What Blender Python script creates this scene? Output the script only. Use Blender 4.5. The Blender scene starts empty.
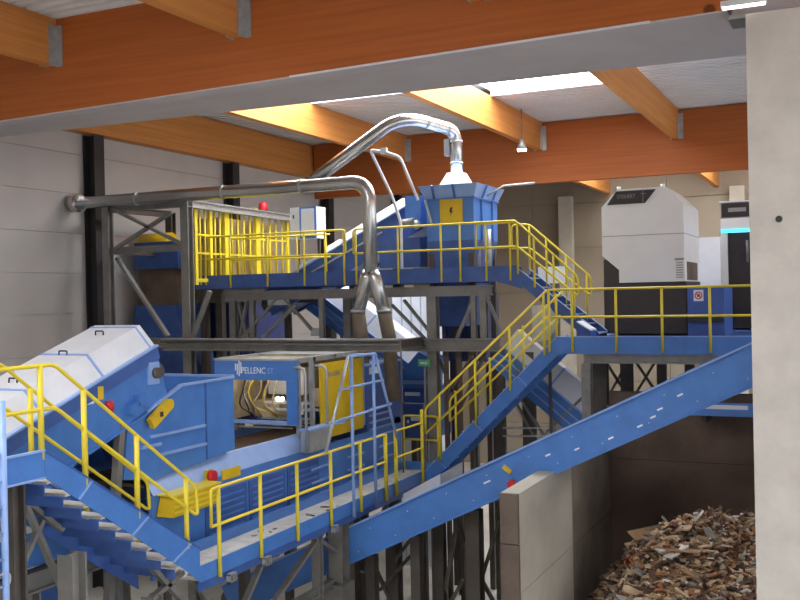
import bpy, math, random
from mathutils import Vector as V, Matrix
random.seed(7)
S = bpy.context.scene
COL = S.collection

# ------------------------------------------------------------------ camera
FPX, YAW, ROLL, PITCH, CAMZ = 978.0, math.radians(24.95), math.radians(1.2), math.radians(-0.26), 8.0
_f0 = V((-math.sin(YAW), math.cos(YAW), 0)); _r0 = V((math.cos(YAW), math.sin(YAW), 0)); _z = V((0, 0, 1))
CF = _f0*math.cos(PITCH)+_z*math.sin(PITCH)
_u0 = _z*math.cos(PITCH)-_f0*math.sin(PITCH)
CX = _r0*math.cos(ROLL)-_u0*math.sin(ROLL)
CY = _r0*math.sin(ROLL)+_u0*math.cos(ROLL)
CC = V((0, 0, CAMZ))
cam = bpy.data.objects.new('camera', bpy.data.cameras.new('camera'))
cam.data.sensor_width = 36; cam.data.lens = FPX/800*36
cam.data.clip_end = 300
mw = Matrix.Identity(4)
for i in range(3):
    mw[i][0] = CX[i]; mw[i][1] = CY[i]; mw[i][2] = -CF[i]; mw[i][3] = CC[i]
cam.matrix_world = mw
COL.objects.link(cam); S.camera = cam

# ------------------------------------------------------------------ world, exposure
w = bpy.data.worlds.new('overcast'); S.world = w; w.use_nodes = True
w.node_tree.nodes['Background'].inputs[0].default_value = (0.80, 0.86, 0.95, 1)
w.node_tree.nodes['Background'].inputs[1].default_value = 2.9
S.view_settings.view_transform = 'Standard'; S.view_settings.look = 'None'
S.view_settings.gamma = 1; S.view_settings.use_curve_mapping = False
S.view_settings.exposure = -0.22
SKY_POWER = 15.0        # skylight panes
LAMP_POWER = 60.0       # high bay lamp discs

# ------------------------------------------------------------------ pixel -> point on a plane
def P(u, v, X=None, Y=None, Z=None):
    d = CX*((u-400)/FPX)+CY*((300-v)/FPX)+CF
    t = X/d.x if X is not None else (Y/d.y if Y is not None else (Z-CAMZ)/d.z)
    return CC+d*t

# ------------------------------------------------------------------ materials
def lin(c):
    return tuple(((x/255)/12.92 if x/255 <= .04045 else ((x/255+.055)/1.055)**2.4) for x in c)+(1,)
def mat(name, col, rough=.5, metal=0, var=.10, scale=2.5, dirt=None, bump=0, spec=.5):
    m = bpy.data.materials.new(name); m.use_nodes = True
    n = m.node_tree.nodes; l = m.node_tree.links; b = n['Principled BSDF']
    b.inputs['Roughness'].default_value = rough; b.inputs['Metallic'].default_value = metal
    b.inputs['Specular IOR Level'].default_value = spec
    c = lin(col)
    tc = n.new('ShaderNodeTexCoord'); nz = n.new('ShaderNodeTexNoise'); nz.inputs['Scale'].default_value = scale
    nz.inputs['Detail'].default_value = 6; nz.inputs['Roughness'].default_value = .6
    l.new(tc.outputs['Object'], nz.inputs['Vector'])
    r = n.new('ShaderNodeValToRGB')
    d = lin(dirt) if dirt else tuple(x*(1-2*var) for x in c[:3])+(1,)
    r.color_ramp.elements[0].position = .3; r.color_ramp.elements[0].color = d
    r.color_ramp.elements[1].position = .62; r.color_ramp.elements[1].color = tuple(min(1, x*(1+var*.5)) for x in c[:3])+(1,)
    l.new(nz.outputs['Fac'], r.inputs['Fac']); l.new(r.outputs['Color'], b.inputs['Base Color'])
    if bump:
        n2 = n.new('ShaderNodeTexNoise'); n2.inputs['Scale'].default_value = scale*9; n2.inputs['Detail'].default_value = 4
        l.new(tc.outputs['Object'], n2.inputs['Vector'])
        bp = n.new('ShaderNodeBump'); bp.inputs['Strength'].default_value = bump; bp.inputs['Distance'].default_value = .02
        l.new(n2.outputs['Fac'], bp.inputs['Height']); l.new(bp.outputs['Normal'], b.inputs['Normal'])
    return m
def emit(name, col, power):
    m = bpy.data.materials.new(name); m.use_nodes = True
    b = m.node_tree.nodes['Principled BSDF']
    b.inputs['Base Color'].default_value = lin(col); b.inputs['Emission Color'].default_value = lin(col)
    b.inputs['Emission Strength'].default_value = power
    return m
def glulam(name, c1, c2, axis):
    m = bpy.data.materials.new(name); m.use_nodes = True
    n = m.node_tree.nodes; l = m.node_tree.links; b = n['Principled BSDF']
    b.inputs['Roughness'].default_value = .55; b.inputs['Specular IOR Level'].default_value = .3
    tc = n.new('ShaderNodeTexCoord'); mp = n.new('ShaderNodeMapping')
    s = [6, 6, 14]; s[axis] = .35
    mp.inputs['Scale'].default_value = s
    l.new(tc.outputs['Object'], mp.inputs['Vector'])
    nz = n.new('ShaderNodeTexNoise'); nz.inputs['Scale'].default_value = 1; nz.inputs['Detail'].default_value = 8
    l.new(mp.outputs['Vector'], nz.inputs['Vector'])
    r = n.new('ShaderNodeValToRGB'); r.color_ramp.elements[0].color = lin(c1); r.color_ramp.elements[1].color = lin(c2)
    r.color_ramp.elements[0].position = .3; r.color_ramp.elements[1].position = .7
    l.new(nz.outputs['Fac'], r.inputs['Fac'])
    # knots
    vo = n.new('ShaderNodeTexVoronoi'); vo.inputs['Scale'].default_value = .75
    l.new(tc.outputs['Object'], vo.inputs['Vector'])
    kr = n.new('ShaderNodeValToRGB'); kr.color_ramp.elements[0].position = .05; kr.color_ramp.elements[1].position = .075
    kr.color_ramp.elements[0].color = (.35, .3, .28, 1); kr.color_ramp.elements[1].color = (1, 1, 1, 1)
    l.new(vo.outputs['Distance'], kr.inputs['Fac'])
    mx = n.new('ShaderNodeMix'); mx.data_type = 'RGBA'; mx.blend_type = 'MULTIPLY'; mx.inputs[0].default_value = 1
    l.new(r.outputs['Color'], mx.inputs[6]); l.new(kr.outputs['Color'], mx.inputs[7])
    l.new(mx.outputs[2], b.inputs['Base Color'])
    return m

M = dict(
    blue=mat('blue_paint', (74, 124, 196), .38, var=.07),
    dblue=mat('deep_blue_paint', (62, 94, 160), .42, var=.10),
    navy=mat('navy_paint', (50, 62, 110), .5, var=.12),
    lblue=mat('light_blue_paint', (138, 168, 220), .4, var=.06),
    yellow=mat('yellow_paint', (226, 204, 52), .4, var=.06),
    dyellow=mat('amber_yellow_paint', (214, 178, 20), .45, var=.06),
    red=mat('red_plastic', (200, 30, 40), .4),
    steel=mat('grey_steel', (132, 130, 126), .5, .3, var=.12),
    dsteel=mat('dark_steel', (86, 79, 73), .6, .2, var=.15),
    galv=mat('galvanised_steel', (180, 182, 182), .4, .55, var=.10, scale=6),
    grate=mat('walkway_plate', (196, 192, 186), .6, .1, var=.10, scale=5, bump=.2),
    duct=mat('polished_duct', (206, 206, 204), .26, .95, var=.06, scale=1.2),
    hose=mat('brown_flex_hose', (120, 108, 92), .6, .2, var=.15),
    black=mat('black_steel', (48, 44, 46), .6, var=.15),
    machine_black=mat('machine_black', (52, 44, 42), .5, var=.08),
    white=mat('white_cover', (212, 214, 220), .45, var=.04),
    machine_white=mat('machine_white', (232, 227, 219), .42, var=.02),
    wall=mat('wall_panel', (188, 184, 180), .7, var=.05, scale=.5),
    wallb=mat('back_wall_panel', (146, 134, 116), .75, var=.06, scale=.4),
    concrete=mat('concrete', (192, 187, 180), .85, var=.08, scale=1.6, bump=.15),
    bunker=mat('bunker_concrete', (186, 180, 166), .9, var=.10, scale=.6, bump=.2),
    shaded=mat('shaded_concrete', (134, 122, 108), .9, var=.2, scale=.7, bump=.2),  # bunker concrete with shade put into its tone
    brown=mat('brown_steel', (98, 84, 76), .6, .1, var=.12),
    brown_shade=mat('brown_shade_tone', (108, 90, 78), .9, var=.22, scale=.9, bump=.3),  # plain dark brown; on the bunker back wall it carries painted shade
    lintel=mat('grey_lintel', (188, 180, 180), .8, var=.05, scale=.8),
    deck=mat('roof_deck', (214, 214, 216), .55, var=.04, scale=1),
    floor=mat('floor_concrete', (194, 188, 176), .75, var=.14, scale=.35, bump=.1),
    belt=mat('rubber_belt', (96, 72, 52), .6, var=.25, scale=6),
    rubber=mat('black_rubber', (38, 36, 36), .8),
    cardboard=mat('tan_board', (182, 156, 104), .7, var=.12),
    interior=mat('machine_interior', (190, 176, 146), .5, var=.2, scale=5),
    sky=emit('skylight_pane', (244, 250, 255), SKY_POWER),
    lamp=emit('lamp_lens', (255, 244, 220), LAMP_POWER),
    tube_lamp=emit('tube_lamp', (255, 250, 240), 3.0),
    halogen=emit('halogen_lamp', (255, 236, 200), 14.0),
    led=emit('cyan_led', (70, 190, 235), 2.2),
    print_white=mat('white_print', (232, 236, 240), .5, var=.01),
    print_grey=mat('grey_print', (150, 146, 142), .5, var=.01),
    gx=glulam('glulam_main', (162, 88, 40), (182, 102, 48), 0),
    gy=glulam('glulam_purlin', (188, 120, 60), (208, 140, 74), 1),
)
WOODS = [mat('wood_pale', (196, 172, 140), .8, var=.2, scale=8), mat('wood_tan', (158, 126, 94), .8, var=.2, scale=8),
         mat('wood_brown', (104, 78, 60), .85, var=.25, scale=8), mat('wood_red', (104, 54, 48), .8, var=.2, scale=8),
         mat('wood_grey', (134, 126, 116), .8, var=.15, scale=8), mat('wood_orange', (166, 108, 70), .8, var=.2, scale=8),
         mat('wood_dark', (70, 54, 44), .85, var=.25, scale=8), mat('wood_white', (216, 210, 202), .7, var=.08, scale=8)]
WOODN = ['pale', 'tan', 'brown', 'dark red', 'grey', 'orange-brown', 'dark', 'white-coated']

# ------------------------------------------------------------------ mesh helpers
def wl(o):
    p = V((0, 0, 0))
    while o is not None:
        p += o.location; o = o.parent
    return p
class MB:
    def __init__(s): s.v = []; s.f = []; s.sm = []
    def face(s, idx, smooth=False): s.f.append(idx); s.sm.append(smooth)
    def hexa(s, p):          # 8 pts: 4 bottom loop, 4 top loop
        b = len(s.v); s.v += [V(x) for x in p]
        for q in ((3, 2, 1, 0), (4, 5, 6, 7), (0, 1, 5, 4), (1, 2, 6, 5), (2, 3, 7, 6), (3, 0, 4, 7)):
            s.face([b+i for i in q])
        return s
    def box(s, a, c):
        x0, x1 = sorted((a[0], c[0])); y0, y1 = sorted((a[1], c[1])); z0, z1 = sorted((a[2], c[2]))
        return s.hexa([(x0, y0, z0), (x1, y0, z0), (x1, y1, z0), (x0, y1, z0), (x0, y0, z1), (x1, y0, z1), (x1, y1, z1), (x0, y1, z1)])
    def prism(s, poly, ext):  # polygon of 3D points extruded by vector
        n = len(poly); b = len(s.v); e = V(ext)
        s.v += [V(p) for p in poly]+[V(p)+e for p in poly]
        s.face(list(range(b, b+n))); s.face(list(range(b+2*n-1, b+n-1, -1)))
        for i in range(n):
            j = (i+1) % n; s.face([b+j, b+i, b+n+i, b+n+j])
        return s
    def frame(s, p, q, up=None):
        t = (V(q)-V(p)).normalized(); u = V(up) if up else V((0, 0, 1))
        if abs(t.dot(u)) > .98: u = V((0, 1, 0))
        x = t.cross(u).normalized(); y = x.cross(t).normalized()
        return t, x, y
    def prof(s, p, q, pts, up=None):
        t, x, y = s.frame(p, q, up)
        return s.prism([V(p)+x*a+y*b for a, b in pts], V(q)-V(p))
    def beam(s, p, q, w, h, up=None):
        return s.prof(p, q, [(-w/2, -h/2), (w/2, -h/2), (w/2, h/2), (-w/2, h/2)], up)
    def ibeam(s, p, q, w, h, t=.03, up=None):
        a, b = w/2, h/2
        return s.prof(p, q, [(-a, -b), (a, -b), (a, -b+t), (t/2, -b+t), (t/2, b-t), (a, b-t), (a, b), (-a, b), (-a, b-t), (-t/2, b-t), (-t/2, -b+t), (-a, -b+t)], up)
    def tube(s, pts, r, n=10, caps=True, radii=None):
        pts = [V(p) for p in pts]; k = len(pts); b = len(s.v); prev = None
        for i, p in enumerate(pts):
            t = (pts[min(i+1, k-1)]-pts[max(i-1, 0)]).normalized()
            if prev is None:
                u = V((0, 0, 1)) if abs(t.z) < .9 else V((0, 1, 0))
                x = t.cross(u).normalized()
            else:
                x = (prev-t*prev.dot(t)).normalized()
            prev = x; y = t.cross(x)
            rr = radii[i] if radii else r
            if 0 < i < k-1:
                a = (pts[i]-pts[i-1]).normalized(); c = max(.55, math.sqrt(max(0, (1+a.dot((pts[i+1]-pts[i]).normalized()))/2)))
                rr = rr/c if c < .97 else rr
            for j in range(n):
                an = 2*math.pi*j/n; s.v.append(p+x*(rr*math.cos(an))+y*(rr*math.sin(an)))
        for i in range(k-1):
            for j in range(n):
                j2 = (j+1) % n
                s.face([b+i*n+j, b+i*n+j2, b+(i+1)*n+j2, b+(i+1)*n+j], True)
        if caps:
            s.face([b+j for j in range(n-1, -1, -1)]); s.face([b+(k-1)*n+j for j in range(n)])
        return s
    def build(s, name, m, parent=None):
        off = wl(parent) if parent else V((0, 0, 0))
        me = bpy.data.meshes.new(name); me.from_pydata([tuple(p-off) for p in s.v], [], s.f)
        me.polygons.foreach_set('use_smooth', s.sm)
        mm = M[m] if isinstance(m, str) else m
        me.materials.append(mm); me.update()
        o = bpy.data.objects.new(name, me); COL.objects.link(o)
        if parent: o.parent = parent
        return o
def arc(pts, r, k=5):
    """round the inner corners of a polyline"""
    pts = [V(p) for p in pts]; out = [pts[0]]
    for i in range(1, len(pts)-1):
        a = (pts[i-1]-pts[i]); c = (pts[i+1]-pts[i]); d = min(r, a.length*.49, c.length*.49)
        p0 = pts[i]+a.normalized()*d; p2 = pts[i]+c.normalized()*d
        for j in range(k+1):
            t = j/k; out.append(p0*(1-t)**2+pts[i]*(2*t*(1-t))+p2*t*t)
    out.append(pts[-1]); return out
def tag(o, label, cat, group=None):
    o['label'] = label; o['category'] = cat
    if group: o['group'] = group
    return o
def thing(name, loc, label, cat, group=None):
    o = bpy.data.objects.new(name, None); o.location = loc; o.empty_display_size = .2; COL.objects.link(o)
    return tag(o, label, cat, group)
def struct(o): o['kind'] = 'structure'; return o
def outward(o):
    import bmesh
    bm = bmesh.new(); bm.from_mesh(o.data); bmesh.ops.recalc_face_normals(bm, faces=bm.faces); bm.to_mesh(o.data); bm.free(); return o
def box(name, a, c, m, parent=None): return MB().box(a, c).build(name, m, parent)
def beam(name, p, q, w, h, m, parent=None, up=None): return MB().beam(p, q, w, h, up).build(name, m, parent)
def ibeam(name, p, q, w, h, m, parent=None, up=None, t=.03): return MB().ibeam(p, q, w, h, t, up).build(name, m, parent)
def tube(name, pts, r, m, parent=None, n=10, radii=None): return MB().tube(pts, r, n, True, radii).build(name, m, parent)
def prism(name, poly, ext, m, parent=None): return outward(MB().prism(poly, ext).build(name, m, parent))
def text_mesh(name, body, size, loc, rx, m, parent, xdir=V((1, 0, 0)), zdir=V((0, 0, 1)), align='LEFT', sx=1.0):
    cu = bpy.data.curves.new('t', 'FONT'); cu.body = body; cu.size = size; cu.extrude = .006; cu.align_x = align
    cu.resolution_u = 2
    t = bpy.data.objects.new('t', cu); COL.objects.link(t)
    dg = bpy.context.evaluated_depsgraph_get(); me = bpy.data.meshes.new_from_object(t.evaluated_get(dg))
    bpy.data.objects.remove(t); bpy.data.curves.remove(cu)
    yd = xdir.cross(zdir); off = wl(parent) if parent else V((0, 0, 0))
    for v in me.vertices:
        c = v.co.copy(); v.co = V(loc)+xdir*(c.x*sx)+zdir*c.y-yd*c.z-off
    me.materials.clear(); me.materials.append(M[m]); me.name = name
    o = bpy.data.objects.new(name, me); COL.objects.link(o); o.parent = parent
    return o

# ================================================================== THE HALL
XL, YB, XR, Y0 = -19.5, 43.5, 17.0, -16.0
ROOF = 13.95
ROOF0 = 13.52             # deck of the near bay lies lower
YF, YR = 14.5, 16.7          # near main beam front, lintel rear
Y2 = 33.15                   # far main beam
floor = struct(box('floor', (XL-.3, Y0, -.3), (XR+.3, YB+.3, 0), 'floor'))

# left wall: sandwich panels between dark columns
wlft = struct(box('wall_left', (XL-.30, Y0, 0), (XL-.08, YB+.3, ROOF), 'wall'))
colY = [21.27+6.67*k for k in range(-5, 4)]
pm = None
for bay in range(len(colY)-1):
    for r in range(12):
        z0 = r*1.1
        if colY[bay+1] < 9: continue
        if pm is None:
            po = MB().box((-.08, .0, .005), (0, 6.66, 1.095)).build('panel', 'wall', wlft); pm = po.data
        else:
            po = bpy.data.objects.new('panel', pm); COL.objects.link(po); po.parent = wlft
        po.location = (XL, colY[bay]+.005, z0)
for y in colY:
    if y < 6: continue
    o = ibeam('steel_column', (XL+.24, y, 0), (XL+.24, y, 12.65), .40, .40, 'black', up=(1, 0, 0))
    tag(o, 'dark steel column standing against the light panelled side wall', 'column', 'dark columns along the side wall')
# back wall
wbk = struct(box('wall_back', (XL, YB+.08, 0), (XR, YB+.3, ROOF), 'wallb'))
pm = None
bx = [XL+6.08*k for k in range(7)]
for bxi in range(6):
    for r in range(7):
        if pm is None:
            po = MB().box((.01, 0, .012), (6.07, .08, 1.988)).build('panel', 'wallb', wbk); pm = po.data
        else:
            po = bpy.data.objects.new('panel', pm); COL.objects.link(po); po.parent = wbk
        po.location = (bx[bxi], YB, r*2.0)
for i, u in enumerate((566, 738)):
    x = P(u, 230, Y=YB-.25).x
    o = box('concrete_column', (x-.3, YB-.42, 0), (x+.3, YB-.003, 12.3), 'bunker')
    tag(o, ['pale concrete column against the back wall beside the white sorter', 'pale concrete column on the back wall behind the cyan-lit machine'][i], 'column')
# other walls (out of view)
struct(box('wall_near', (XL-.3, Y0-.3, 0), (XR+.3, Y0, ROOF), 'wall'))
wr = struct(box('wall_right', (XR, Y0, 12.2), (XR+.3, YB+.3, ROOF), 'wall'))   # gates below stand open
for y in (-15.8, -3, 10, 23, 36, 43):
    box('gate_pier', (XR, y-.3, 0), (XR+.3, y+.3, 12.195), 'concrete', wr)

# roof deck: trapezoidal sheet with ribs along X, with skylight openings
sky_rects = []
PX_ = [-18.4, -15.1, -9.92, -5.28, -.95, 3.45, 7.85, 12.25]
yA1 = P(348, 99, Z=ROOF).y; yA2 = P(537, 90.5, Z=ROOF).y
sky_rects += [(-15.0, -10.02, 21.6, yA1), (-9.82, -5.38, 21.6, yA2)]
sky_rects += [(-9.8, -5.4, 37.6, 40.4), (-5.2, -1.05, 37.6, 40.4), (-.85, 3.35, 37.6, 40.4), (3.55, 7.75, 22, 26), (7.95, 12.15, 22, 26)]
sky_rects += [(-15.0, -10.02, 2, 6), (-9.8, -5.4, 2, 6), (3.55, 7.75, 2, 6), (-.85, 3.35, 2, 6), (-15.0, -10.02, -9, -5), (-5.2, -1.05, -9, -5), (3.55, 7.75, -9, -5)]  # unseen rooflights repeating the pattern, added for light
cb = MB()
pitch = .30
def deck_strip(x0, x1, y0, y1):
    if y0 < YF+.1 < y1:
        deck_strip(x0, x1, y0, YF+.1); deck_strip(x0, x1, YF+.1, y1); return
    rf = ROOF0 if y1 < YF+.2 else ROOF
    y = y0
    prof = []
    while y < y1-1e-6:
        prof += [(y, 0), (min(y+.12, y1), 0), (min(y+.15, y1), .06), (min(y+.27, y1), .06)]
        y += pitch
    prof.append((y1, 0))
    b = len(cb.v)
    for (yy, zz) in prof:
        cb.v += [V((x0, yy, rf+zz)), V((x1, yy, rf+zz))]
    for i in range(len(prof)-1):
        cb.face([b+2*i, b+2*i+2, b+2*i+3, b+2*i+1])
xs = [XL]+PX_+[XR]
for i in range(len(xs)-1):
    x0, x1 = xs[i], xs[i+1]
    cuts = sorted([(r[2], r[3]) for r in sky_rects if r[0] >= x0-.2 and r[1] <= x1+.2])
    y = Y0
    for a, b_ in cuts:
        deck_strip(x0, x1, y, a); y = b_
    deck_strip(x0, x1, y, YB+.3)
ceil = struct(cb.build('ceiling', 'deck'))
struct(box('trim_1', (XL-.3, Y0, ROOF+.3), (XR+.3, YB+.3, ROOF+.45), 'deck'))
for k, (x0, x1, y0, y1) in enumerate(sky_rects):
    rf = ROOF0 if y1 < YF else ROOF
    g = struct(thing('window_%d' % (k+1), ((x0+x1)/2, (y0+y1)/2, rf+.2), 'bright translucent rooflight strip set into the roof deck', 'rooflight', 'rooflights in the roof'))
    box('pane', (x0, y0, rf+.16), (x1, y1, rf+.19), 'sky', g)
    for yy in (y0, y1):
        box('curb', (x0, yy-.03, rf-.02), (x1, yy+.03, rf+.22), 'white', g)

# ---- near main beam + lintel
def xz(u, v, Y): p = P(u, v, Y=Y); return p.x, p.z
xa, za = xz(0, 120.5, YF); xb, zb = xz(727, 9.5, YF)
sl = (zb-za)/(xb-xa)
def zf(x): return za+sl*(x-xa)
xe = xb
mb = MB().hexa([(XL+.05, YF, zf(XL)), (xe, YF, zf(xe)), (xe, YF+.32, zf(xe)), (XL+.05, YF+.32, zf(XL)),
                (XL+.05, YF, ROOF-.02), (xe, YF, ROOF-.02), (xe, YF+.32, ROOF-.02), (XL+.05, YF+.32, ROOF-.02)])
tag(mb.build('glulam_beam', 'gx'), 'deep orange glulam roof beam resting on the concrete pillar, grey soffit behind it', 'beam')
xa2, za2 = xz(0, 137, YR); xb2, zb2 = xz(745, 55, YR); sl2 = (zb2-za2)/(xb2-xa2)
def zr(x): return za2+sl2*(x-xa2)
xe2 = xb2+.6
mb = MB().hexa([(XL+.05, YF+.33, zf(XL)), (xe2, YF+.33, zf(xe2)), (xe2, YR, zr(xe2)), (XL+.05, YR, zr(XL)),
                (XL+.05, YF+.33, zf(XL)+.6), (xe2, YF+.33, zf(xe2)+.6), (xe2, YR, zr(xe2)+.75), (XL+.05, YR, zr(XL)+.75)])
mb.hexa([(XL+.05, YF, zf(XL)-.03), (xe, YF, zf(xe)-.03), (xe, YF+.329, zf(xe)-.03), (XL+.05, YF+.329, zf(XL)-.03), (XL+.05, YF, zf(XL)-.002), (xe, YF, zf(xe)-.002), (xe, YF+.329, zf(xe)-.002), (XL+.05, YF+.329, zf(XL)-.002)])
tag(mb.build('lintel_slab', 'lintel'), 'wide smooth grey lintel slab running behind the nearest orange beam', 'lintel')
x1, x2 = P(290, 74, Y=YF).x, P(650, 26, Y=YF).x
tag(beam('edge_glint', (x1, YF-.012, zf(x1)-.012), (x2, YF-.012, zf(x2)-.012), .022, .034, 'white'), 'thin white strip standing in for light caught along the lower edge of the nearest orange beam', 'light glint')  # light caught on the sheet edge, modelled as a white strip
# far main beam
p1 = P(560, 181.7, Y=Y2).z; p2 = P(560, 121.7, Y=Y2).z
tag(box('glulam_beam', (XL+.5, Y2, p1), (XR, Y2+.3, ROOF-.03), 'gx'), 'deep orange glulam roof beam crossing the hall behind the blue hopper', 'beam')
# edge beam on the left wall
tag(box('edge_beam', (XL+.02, YF+.4, 12.68), (XL+.42, YB-.02, ROOF-.03), 'gy'), 'long orange timber edge beam running along the top of the panelled side wall', 'beam')
tag(box('glulam_beam', (XL+.5, -4.5, 11.86), (XR, -4.2, ROOF0-.03), 'gx'), 'deep orange glulam roof beam over the near end of the hall', 'beam')
# purlins
def hanger(parent, x, y, zb_, s):
    box('hanger', (x-.17, y, zb_-.02), (x+.17, y+s*.06, ROOF-.25), 'galv', parent)
for bay, (ya, yb, zb_) in enumerate(((-4.19, YF-.01, 12.6), (YF+.33, Y2-.01, 12.98), (Y2+.31, YB-.02, 12.35))):
    for k, x in enumerate(PX_[1:] if bay else [-14.1, -9.76]+PX_[3:]):
        place = ['in the bay over the near end of the hall', 'spanning between the two deep roof beams', 'between the far deep beam and the back wall'][bay]
        lab = 'orange timber purlin '+place
        if bay == 1 and k < 3:
            lab = ['orange timber purlin above the yellow cage, left side of the slim rooflight', 'orange timber purlin dividing the two rooflights above the silver branch duct', 'orange timber purlin over the white sorter, edging the broad rooflight'][k]
        if bay == 0 and k < 2:
            lab = ['orange timber purlin hung on the nearest deep beam towards the panelled side wall', 'orange timber purlin hung on the nearest deep beam over the yellow cage'][k]
        if bay == 2 and k < 3:
            lab = ['orange timber purlin beyond the far deep beam, beside the hopper tower top', 'orange timber purlin beyond the far deep beam, just above the white sorter', 'orange timber purlin beyond the far deep beam, above the cyan-lit machine'][k]
        t = thing('purlin', (x, (ya+yb)/2, zb_), lab, 'purlin', 'purlins '+place)
        if bay == 1:
            ya2 = YR+.02
            mb = MB().box((x-.11, ya2, zb_), (x+.11, yb, ROOF-.01))
        else:
            mb = MB().box((x-.11, ya, zb_), (x+.11, yb, (ROOF if bay else ROOF0)-.01))
        mb.build('timber', 'gy', t)
        if bay < 2:
            for sx in (-1, 1):
                box('hanger', (x+sx*.112, yb-.22, zb_-.02), (x+sx*.135, yb, (ROOF if bay else ROOF0)-.15), 'galv', t)
            box('hanger_plate', (x+.135, yb-.03, zb_-.02), (x+.26, yb, (ROOF if bay else ROOF0)-.15), 'galv', t)
# pillar
xp = P(751, 300, Y=YF-.25).x
pil = thing('concrete_pillar', (xp+.9, YF+.2, 0), 'massive pale concrete pillar in front of the scrap wood bunker', 'pillar')
zt = P(760, 12, Y=YF-.25).z
box('shaft', (xp, YF-.25, 0), (xp+1.7, YF+.55, zt), 'concrete', pil)
h = P(779, 219, Y=YF-.25)
tube('anchor_hole', [(h.x, YF-.27, h.z), (h.x, YF-.2, h.z)], .045, 'black', pil, 14)
br = thing('beam_shoe', (xp+.2, YF+.1, zt), 'grey steel beam shoe and plate on top of the concrete pillar', 'bracket')
box('plate', (xe+.02, YF-.05, zt+.003), (xp+1.6, YF+.5, zt+.06), 'steel', br)
box('web', (xe+.05, YF+.12, zt+.06), (xp+1.6, YF+.2, zt+1.6), 'lintel', br)
tl = thing('tube_luminaire', (xp, YF-.2, zt+.16), 'white tube lamp mounted above the top of the concrete pillar', 'lamp')
box('housing', (xp-.32, YF-.32, zt+.12), (xp+.28, YF-.22, zt+.2), 'white', tl)
box('tube', (xp-.3, YF-.31, zt+.09), (xp+.26, YF-.24, zt+.125), 'tube_lamp', tl)
# high bay lamps
def highbay(x, y, z, label):
    t = thing('high_bay_lamp', (x, y, z), label, 'lamp', 'high bay lamps under the roof')
    tube('stem', [(x, y, z+.35), (x, y, (ROOF+.03 if y > YF else ROOF0-.005))], .02, 'steel', t)
    tube('reflector', [(x, y, z+.36), (x, y, z+.26), (x, y, z+.02)], .2, 'galv', t, 16, [.06, .09, .17])
    tube('lens', [(x, y, z+.015), (x, y, z-.03)], .14, 'lamp', t, 16)
q = P(522, 150, Y=30.5)
highbay(q.x, q.y, q.z, 'small lit high bay lamp hanging in front of the far orange beam')

# ================================================================== BUNKER
bw = thing('bunker_wall', (-5.08, 18, 0), 'thick pale concrete divider wall standing beside the heap of scrap wood', 'wall')
bz = 4.8
for k in range(3):
    box('panel', (-5.23, 14.95, k*1.6+.006), (-4.92, 18.1, (k+1)*1.6-.006), 'bunker', bw)
    box('panel', (-5.23, 18.11, k*1.6+.006), (-4.92, 21.6, (k+1)*1.6-.006), 'shaded', bw)  # shade deeper in the bunker put into the panel colour
for a, b in ((0, 3.97), (3.99, 4.79)):
    box('end_post', (-5.235, 14.88, a), (-4.93, 14.949, b), 'brown', bw)
bb = thing('bunker_back_wall', (-1, 21.6, 0), 'bunker wall with shade put into its dark brown colour, rising behind the heap of scrap wood', 'wall')
for k in range(4):
    box('plank', (-4.915, 21.3, k*1.45+.005), (3.6, 21.6, (k+1)*1.45-.005), 'brown_shade', bb)  # shade behind the heap put into the plank colour
bs = box('unseen_bunker_side_wall', (3.0, 14.9, 0), (3.35, 21.29, 6.4), 'shaded'); tag(bs, 'unseen concrete bunker wall on the far side of the scrap heap, raised and toned dark to deepen the shade', 'wall')  # unseen wall, raised and toned dark to deepen the bunker shade
# heap of scrap wood
pk = P(697, 495, Y=19.0)
def hz(x, y):
    dx = (x-pk.x); dy = (y-pk.y)
    a = pk.z-.12-.86*math.sqrt(dx*dx*(1.25 if dx < 0 else .16)+dy*dy*(.30 if dy < 0 else 1.2)+.05)
    return max(.02, a+.16*math.sin(x*3.1+y*1.7)+.10*math.sin(x*5.3-y*4.1))
mb = MB(); n1, n2 = 60, 60
xr = (-4.85, 2.9); yr = (15.2, 21.2)
for j in range(n2+1):
    for i in range(n1+1):
        x = xr[0]+(xr[1]-xr[0])*i/n1; y = yr[0]+(yr[1]-yr[0])*j/n2
        mb.v.append(V((x, y, hz(x, y)+random.uniform(-.04, .04))))
for j in range(n2):
    for i in range(n1):
        a = j*(n1+1)+i; mb.face([a, a+1, a+n1+2, a+n1+1])
hp = mb.build('scrap_wood_heap', WOODS[2]); tag(hp, 'sloping heap of brown shredded wood filling the bunker', 'wood heap'); hp['kind'] = 'stuff'
def chip_verts(L, W_, T, c, rot):
    q = []
    a = random.uniform(.3, 1); b = random.uniform(.3, 1); sk = random.uniform(-.3, .3)*W_
    for z in (-T, T):
        for x, y in ((-L, -W_*a+sk), (L*random.uniform(.7, 1), -W_), (L, W_*b), (-L*random.uniform(.7, 1), W_)):
            q.append(c+rot@V((x, y, z)))
    return q
def chip_place(small=1.0):
    for _ in range(200):
        u = random.uniform(596, 760); v = random.uniform(500, 640)
        # march ray to heap
        d = CX*((u-400)/FPX)+CY*((300-v)/FPX)+CF
        for k in range(120):
            t = 12+.1*k
            p = CC+d*t
            if xr[0]+.1 < p.x < xr[1] and yr[0] < p.y < yr[1]-.1 and p.z < hz(p.x, p.y):
                return p
    return V((-2, 18, 3))
def chip_rot():
    return Matrix.Rotation(random.uniform(0, 6.28), 3, 'Z')@Matrix.Rotation(random.gauss(.0, .45), 3, 'X')@Matrix.Rotation(random.gauss(0, .4), 3, 'Y')
wts = [6.5, 6.5, 5, 2, 4, 2.5, 2.5, 1.5]
meshes = {}
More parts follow.
